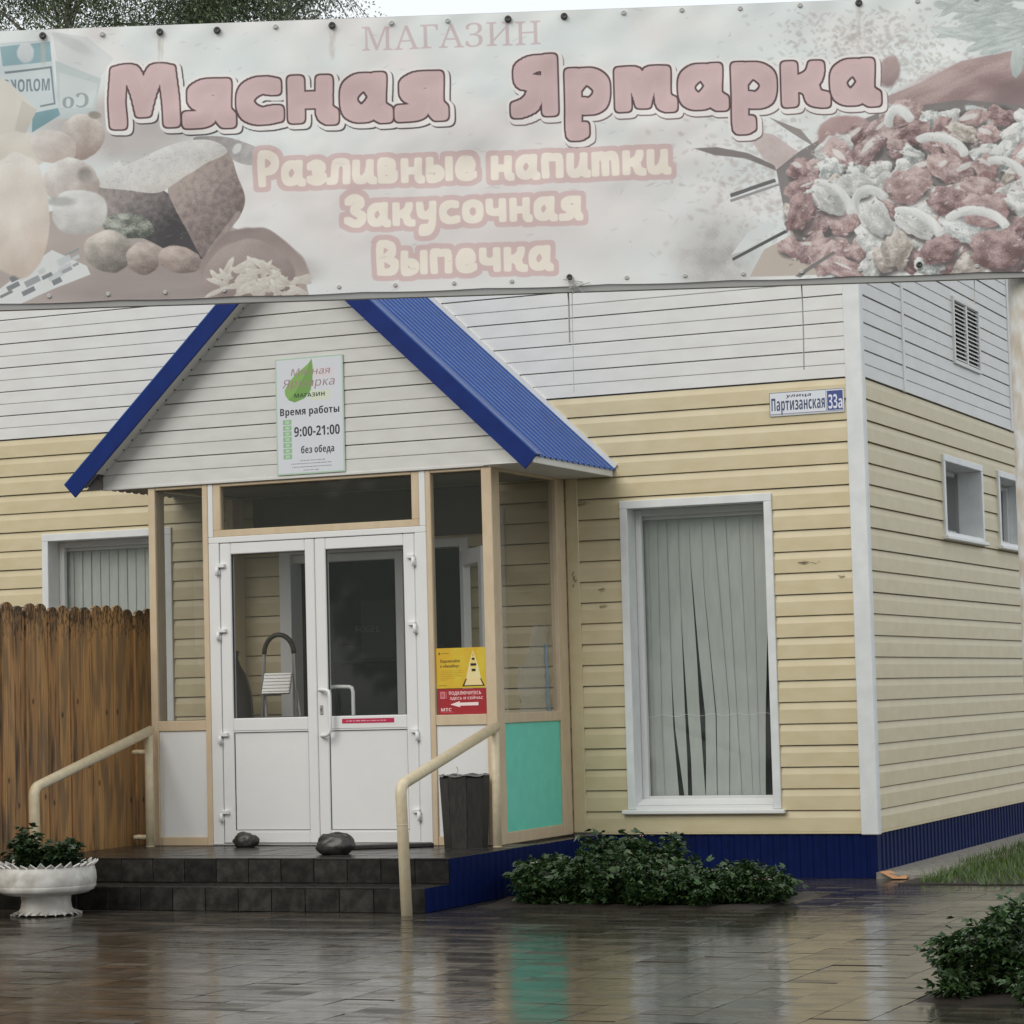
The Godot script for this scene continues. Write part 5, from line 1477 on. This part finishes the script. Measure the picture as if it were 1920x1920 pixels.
# ---------------------------------------------------------------- banner and its gantry
func build_banner():
	var at := func(s: float, t: float, o: float): return ban_o + ban_u * s + Vector3(0, t, 0) + ban_n * o
	var t := thing("advertising_banner", "faded printed fabric banner with pink lettering and food pictures stretched above the forecourt", "banner")
	var n := FastNoiseLite.new()
	n.seed = 21; n.frequency = 1.0
	var nx := 150; var ny := 40
	var f := func(i: int, j: int):
		var s := lerpf(S0, S1, float(i) / nx); var v := TOP * j / ny
		var slack := sin(PI * clampf(v / TOP, 0, 1))
		var o := slack * (.024 * n.get_noise_2d(s * 1.1, v * 1.6) + .012 * n.get_noise_2d(s * 3.0 + v * 2.0, v * 1.0 - s))
		o += .007 * sin(s * 21.0) * smoothstep(.75, 1.0, v / TOP) * smoothstep(1.0, .95, v / TOP) + .003 * n.get_noise_2d(s * 7.0, v * 2.0) * slack
		var drop := -.006 * sin(v / TOP * PI) * n.get_noise_2d(s, 3.0) - (.006 * absf(sin(s * 5.2)) if j == 0 else 0.0)
		return at.call(s, v + drop, o + .03)
	var sh := Shape.new().smooth()
	for i in nx:
		for j in ny:
			var u := func(a: int, b: int): return Vector2(float(a) / nx, 1.0 - float(b) / ny)
			sh.quad_uv([f.call(i, j), f.call(i + 1, j), f.call(i + 1, j + 1), f.call(i, j + 1)], [u.call(i, j), u.call(i + 1, j), u.call(i + 1, j + 1), u.call(i, j + 1)])
	var m := printed(banner_print(), .55)
	m.albedo_color = Color(1, 1, 1)
	m.backlight_enabled = true; m.backlight = Color(.25, .25, .25)
	obj("printed_sheet", sh, m, t)
	var ring := func(p: Vector2, r: float, mm: Material, called: String, deep: float):
		var s := Shape.new().smooth()
		s.lathe(PackedVector2Array([Vector2(r, -.004), Vector2(r, deep * .5), Vector2(r * .75, deep), Vector2(r * .45, deep * .9), Vector2(.0, deep * .55)]), Vector3.ZERO, 16)
		var o := obj(called, s, mm, t)
		o.transform = Transform3D(Basis(ban_u, ban_n, ban_u.cross(ban_n)), at.call(p.x, p.y, .033))
	for q in [[83, 70], [302, 63], [409, 60], [624, 51], [953, 39], [1058, 34], [1609, 9]]: ring.call(ban_st(q[0], q[1]), .0175, M.bolt, "bolt", .014)
	for q in [[194, 67], [518, 53], [735, 46], [840, 42], [1169, 27], [1278, 22], [1387, 19], [1499, 13], [1719, 5], [1829, 1]]: ring.call(ban_st(q[0], q[1]), .0125, M.grommet, "grommet", .006)
	for x in [95, 205, 312, 422, 530, 637, 742, 852, 960, 1175, 1284, 1393, 1502, 1612, 1722, 1830]:
		var y: float = 557.0 - (x - 95) * .0322
		ring.call(ban_st(x, y), .0105, M.grommet, "grommet", .005)
	for q in [[1722, 499], [1068, 522]]: ring.call(ban_st(q[0], q[1]), .015, M.bolt, "bolt", .02)
	# gantry: two posts and two bars
	var g := thing("banner_gantry", "pale rusty steel gantry of posts and bars that carries the banner", "gantry")
	for v in [[-.002, "lower_bar"], [TOP - .03, "upper_bar"]]:
		var s := Shape.new()
		var a: Vector3 = at.call(-.55, v[0] - (.03 if v[0] < 0 else 0.0), 0); var b: Vector3 = at.call(5.34, v[0] - (.03 if v[0] < 0 else 0.0), 0)
		var h := Vector3(0, .034, 0); var o := ban_n * .02
		s.quad(a + o, b + o, b + o + h, a + o + h); s.quad(b - o, a - o, a - o + h, b - o + h); s.quad(a - o, b - o, b + o, a + o); s.quad(a + h + o, b + h + o, b + h - o, a + h - o)
		obj(v[1], s, M.steel, g)
	for q in [5.083, -.6]:
		var p: Vector3 = at.call(q, 0, -.115)
		var s := Shape.new().smooth()
		s.lathe(PackedVector2Array([Vector2(.09, -.04), Vector2(.09, .3), Vector2(.088, BASE + TOP + .15), Vector2(.07, BASE + TOP + .17), Vector2(0, BASE + TOP + .175)]), Vector3(p.x, 0, p.z), 28)
		obj("post", s, M.pole, g)
	# loose ends of cord left hanging from the lower bar
	for q in [["frayed grey cord hanging from the banner's torn lower edge", [[1064, 530], [1066, 560], [1067, 600], [1068, 641]], .0042], ["thin pale cord hanging beside the thicker frayed cord", [[1072, 530], [1073, 580], [1074, 640], [1075, 690], [1076, 735]], .0018], ["long pale cord hanging by the white corner casing", [[1502, 512], [1505, 560], [1507, 620], [1508, 692]], .0035], ["fine cord hanging before the ventilation grille", [[1827, 505], [1828, 530], [1829, 570]], .002]]:
		var pts := []
		for w in q[1]:
			var v := ban_st(w[0], w[1])
			pts.append(at.call(v.x, minf(v.y, -.0), -.005 if pts.is_empty() else -.025))
		pts.insert(0, pts[0] + Vector3(0, .02, 0))
		tag(obj("cord", Shape.new().tube(pts, q[2], 5), M.grommet if q[2] < .003 else M.steel, self), q[0], "cord")
	var kn := Shape.new()
	for k in 7:
		var v := ban_st(1068, 527)
		var a: Vector3 = at.call(v.x, v.y, .04)
		kn.tube([a, a + ban_u * rng.randf_range(-.04, .07) + Vector3(0, rng.randf_range(-.05, .012), 0) + ban_n * .012, a + ban_u * rng.randf_range(-.07, .12) + Vector3(0, rng.randf_range(-.09, -.01), 0)], .0022, 4)
	obj("torn_tie", kn, M.grommet, t)

func placard(called: String, label: String, cat: String, im: Image, r: Rect2, z: float, thick: float, group := ""):
	var t := thing(called, label, cat, group)
	if thick > 0: boxed("board", Vector3(r.position.x, r.position.y, z), Vector3(r.end.x, r.end.y, z + thick), M.pvc, t, .002)
	var s := Shape.new()
	var e := .001
	s.quad(Vector3(r.position.x + e, r.position.y + e, z + thick + .0012), Vector3(r.end.x - e, r.position.y + e, z + thick + .0012), Vector3(r.end.x - e, r.end.y - e, z + thick + .0012), Vector3(r.position.x + e, r.end.y - e, z + thick + .0012))
	obj("printed_face", s, printed(im, .35), t)

# ---------------------------------------------------------------- everything
func _ready():
	rng.seed = 4
	cam = Camera3D.new()
	cam.name = "camera"; cam.fov = 22.305; cam.near = .1; cam.far = 500
	cam.transform = Transform3D(Basis.from_euler(Vector3(deg_to_rad(4.0245), deg_to_rad(23.5307), deg_to_rad(-1.4925))), Vector3(5.2234, 1.3994, 18.4763))
	add_child(cam); cam.current = true
	focal = 960.0 / tan(deg_to_rad(22.305 / 2))
	var we := WorldEnvironment.new()
	we.name = "overcast_air"
	var env := Environment.new()
	var sky := Sky.new(); var sm := ProceduralSkyMaterial.new()
	sm.sky_top_color = Color(.97, .985, 1.0); sm.sky_horizon_color = Color(.90, .925, .94); sm.sky_curve = .25
	sm.ground_bottom_color = Color(.25, .25, .24); sm.ground_horizon_color = Color(.45, .46, .46)
	sky.sky_material = sm
	env.background_mode = Environment.BG_SKY; env.sky = sky
	env.tonemap_mode = Environment.TONE_MAPPER_LINEAR; env.tonemap_exposure = 1.1
	env.sdfgi_enabled = true; env.ssao_enabled = true; env.ssil_enabled = true
	we.environment = env
	add_child(we)
	var sun := DirectionalLight3D.new()
	sun.name = "veiled_sun"; sun.light_energy = .5; sun.light_angular_distance = 40; sun.shadow_enabled = true
	sun.light_color = Color(1, .99, .97); sun.rotation_degrees = Vector3(-35, -16, 0)
	add_child(sun)
	ban_o = on_plane(0, 571, 1, BASE)
	ban_u = (on_plane(1920, 509, 1, BASE) - ban_o).normalized()
	ban_n = ban_u.cross(Vector3.UP)
	ban_k = 2048.0 / (S1 - S0)
	make_materials()
	build_ground()
	build_shop()
	build_porch()
	build_steps()
	build_fence()
	build_banner()
	build_tree("leafy birch tree behind the shop, the one with the widest crown", Vector3(-15.0, 0, -12.5), 15.5, 2.9, 7.5, 100000, Color(.23, .28, .17), 51)
	build_tree("leafy birch tree behind the shop, farthest from the thin birch", Vector3(-17.0, 0, -11.4), 15.0, 2.6, 7.5, 60000, Color(.22, .27, .165), 54)
	build_tree("leafy birch tree between the widest and the thinnest birch behind the shop", Vector3(-13.3, 0, -13.4), 14.6, 2.3, 7.5, 90000, Color(.21, .26, .155), 52)
	build_tree("sparse thin birch tree behind the shop, beside two leafier birches", Vector3(-12.5, 0, -14.3), 13.4, 1.3, 8.0, 16000, Color(.25, .27, .20), 53)
	for k in 7: street_tree(Vector3(-34 + k * 5.6, 0, 34 + 3.0 * sin(k * 2.1)), 9.5 + sin(k * 1.7) * 1.5, 60 + k)
	rng.seed = 9
	slat_blind(Rect2(-1.845, .55, 1.08, 2.2), "grey vertical blind with dark gaps in the window near the white corner casing", [[[0, -.02, .0], [1, -.02, .0]], [[0, .06, .001], [1, .06, .002]], [[0, .13, .001], [.75, .12, .002], [1, .13, .003]], [[0, .2, .001], [.5, .205, .003], [.74, .215, .01], [1, .26, .024]], [[0, .285, .001], [.3, .29, .003], [.7, .31, .014], [.85, .32, .018], [1, .32, .02]], [[0, .37, .003], [.15, .375, .005], [.5, .41, .013], [.7, .43, .024], [.85, .435, .016], [1, .435, .004]], [[0, .46, .002], [.25, .47, .005], [.7, .53, .008], [1, .52, .006]], [[0, .55, .001], [.7, .63, .005], [1, .61, .005]], [[0, .64, .001], [1, .7, .001]], [[0, .74, .001], [1, .78, .001]], [[0, .84, .001], [1, .83, .001]], [[0, .95, .005], [.3, .945, .01], [.7, .92, .03], [1, .915, .045]], [[0, 1.03, .001], [1, 1.03, .001]]], -.21)
	var even := []
	for k in 14: even.append([[0, k / 12.9, .0015], [1, k / 12.9 + .01 * sin(k * 2.0), .003]])
	slat_blind(Rect2(-7.07, .55, 1.13, 2.2), "grey vertical blind hanging closed in the window above the fence", even, -.21)
	placard("hours_sign", "white opening hours board with green leaf on the porch gable", "sign", hours_print(), Rect2(-4.107, 3.078, .572, .876), PZ + .0185, .006)
	placard("street_sign", "white street name plate with blue house number near the corner casing", "sign", address_print(), Rect2(-.694, 3.416, .576, .18), .0195, .006)
	placard("yellow_poster", "yellow advert poster with a rocket picture in the porch side window", "poster", yellow_print(), Rect2(-2.855, 1.456, .404, .294), PZ - .024, .0)
	placard("red_poster", "red advert poster with a white arrow below the yellow poster", "poster", red_print(), Rect2(-2.845, 1.268, .392, .186), PZ - .0245, .0)
	placard("door_sticker", "narrow red sticker with white print below the door glass", "sticker", sticker_print(), Rect2(-3.623, 1.22, .43, .036), PZ - .0065, .0)
	build_rail("cream pipe handrail on the side of the waste bin", Vector3(-2.19, -.004, 3.315), Vector3(-2.2, .835, 3.345), Vector3(-2.315, 1.172, 1.575), Vector3(-2.315, H0, 1.575), false)
	build_rail("cream pipe handrail on the side of the plank fence", Vector3(-5.05, -.004, 3.27), Vector3(-5.06, .84, 3.27), Vector3(-5.2, 1.195, 1.53), Vector3(-5.2, H0, 1.53), true)
	rock("small dark wet stone lying against the left door leaf", Vector3(-4.36, H0, 1.56), Vector3(.1, .055, .07), 5)
	rock("large dark wet stone near the middle of the landing edge", Vector3(-3.2, H0, 2.36), Vector3(.145, .078, .10), 8)
	build_bin()
	var bd := Shape.new().box(Vector3(-.3, 0, -.07), Vector3(.3, .028, .07), .005)
	var bo := obj("door_board", bd, M.bin, self)
	bo.position = Vector3(-3.11, H0 + .001, 1.66); bo.rotation.y = .55
	tag(bo, "flat dark board lying on the landing before the right door leaf", "board")
	build_planter()
	build_inside()
	rng.seed = 31
	var green := Color(.038, .076, .024)
	for q in [[-1.68, 2.3, .22, .27, 1300], [-1.48, 2.38, .28, .32, 1700], [-1.22, 2.38, .30, .38, 1800], [-.9, 2.4, .30, .28, 1600], [-.58, 2.36, .28, .24, 1400], [-.25, 2.2, .27, .24, 1400], [-1.72, 1.9, .30, .33, 1300], [-1.38, 1.85, .32, .5, 1900], [-1.02, 1.9, .30, .44, 1700], [-.68, 1.92, .28, .27, 1100], [-.32, 1.8, .26, .25, 900]]:
		leafy_plant("garden_plant", "dark green leafy plant in the soil bed under the tall window", "plants in the bed under the window", Vector3(q[0], .01, q[1]), q[2], q[3], q[4], .052, green, 3)
	for q in [[2.5, 6.75, .34, .42, 1900], [2.42, 6.15, .3, .4, 1500], [2.95, 6.5, .4, .5, 2000], [2.78, 7.0, .24, .2, 700], [2.3, 6.98, .16, .1, 240]]:
		leafy_plant("corner_plant", "wet green leafy plant in the paved corner bed by the gantry post", "plants in the bed by the gantry post", Vector3(q[0], .01, q[1]), q[2], q[3], q[4], .05, green, 2)
	leafy_plant("fence_weed", "dark weed growing at the foot of the plank fence", "", Vector3(-5.4, .0, 2.9), .18, .42, 500, .05, Color(.02, .035, .014))
	var lit := Shape.new()
	lit.quad(Vector3(.03, .052, .06), Vector3(.15, .008, .13), Vector3(.2, .012, .02), Vector3(.09, .055, -.03))
	lit.quad(Vector3(.15, .008, .13), Vector3(.24, .005, .09), Vector3(.24, .03, .03), Vector3(.2, .012, .02))
	tag(obj("wrapper", lit, plain(.5, .24, .10, .4), self), "crumpled orange wrapper at the foot of the building corner", "litter")
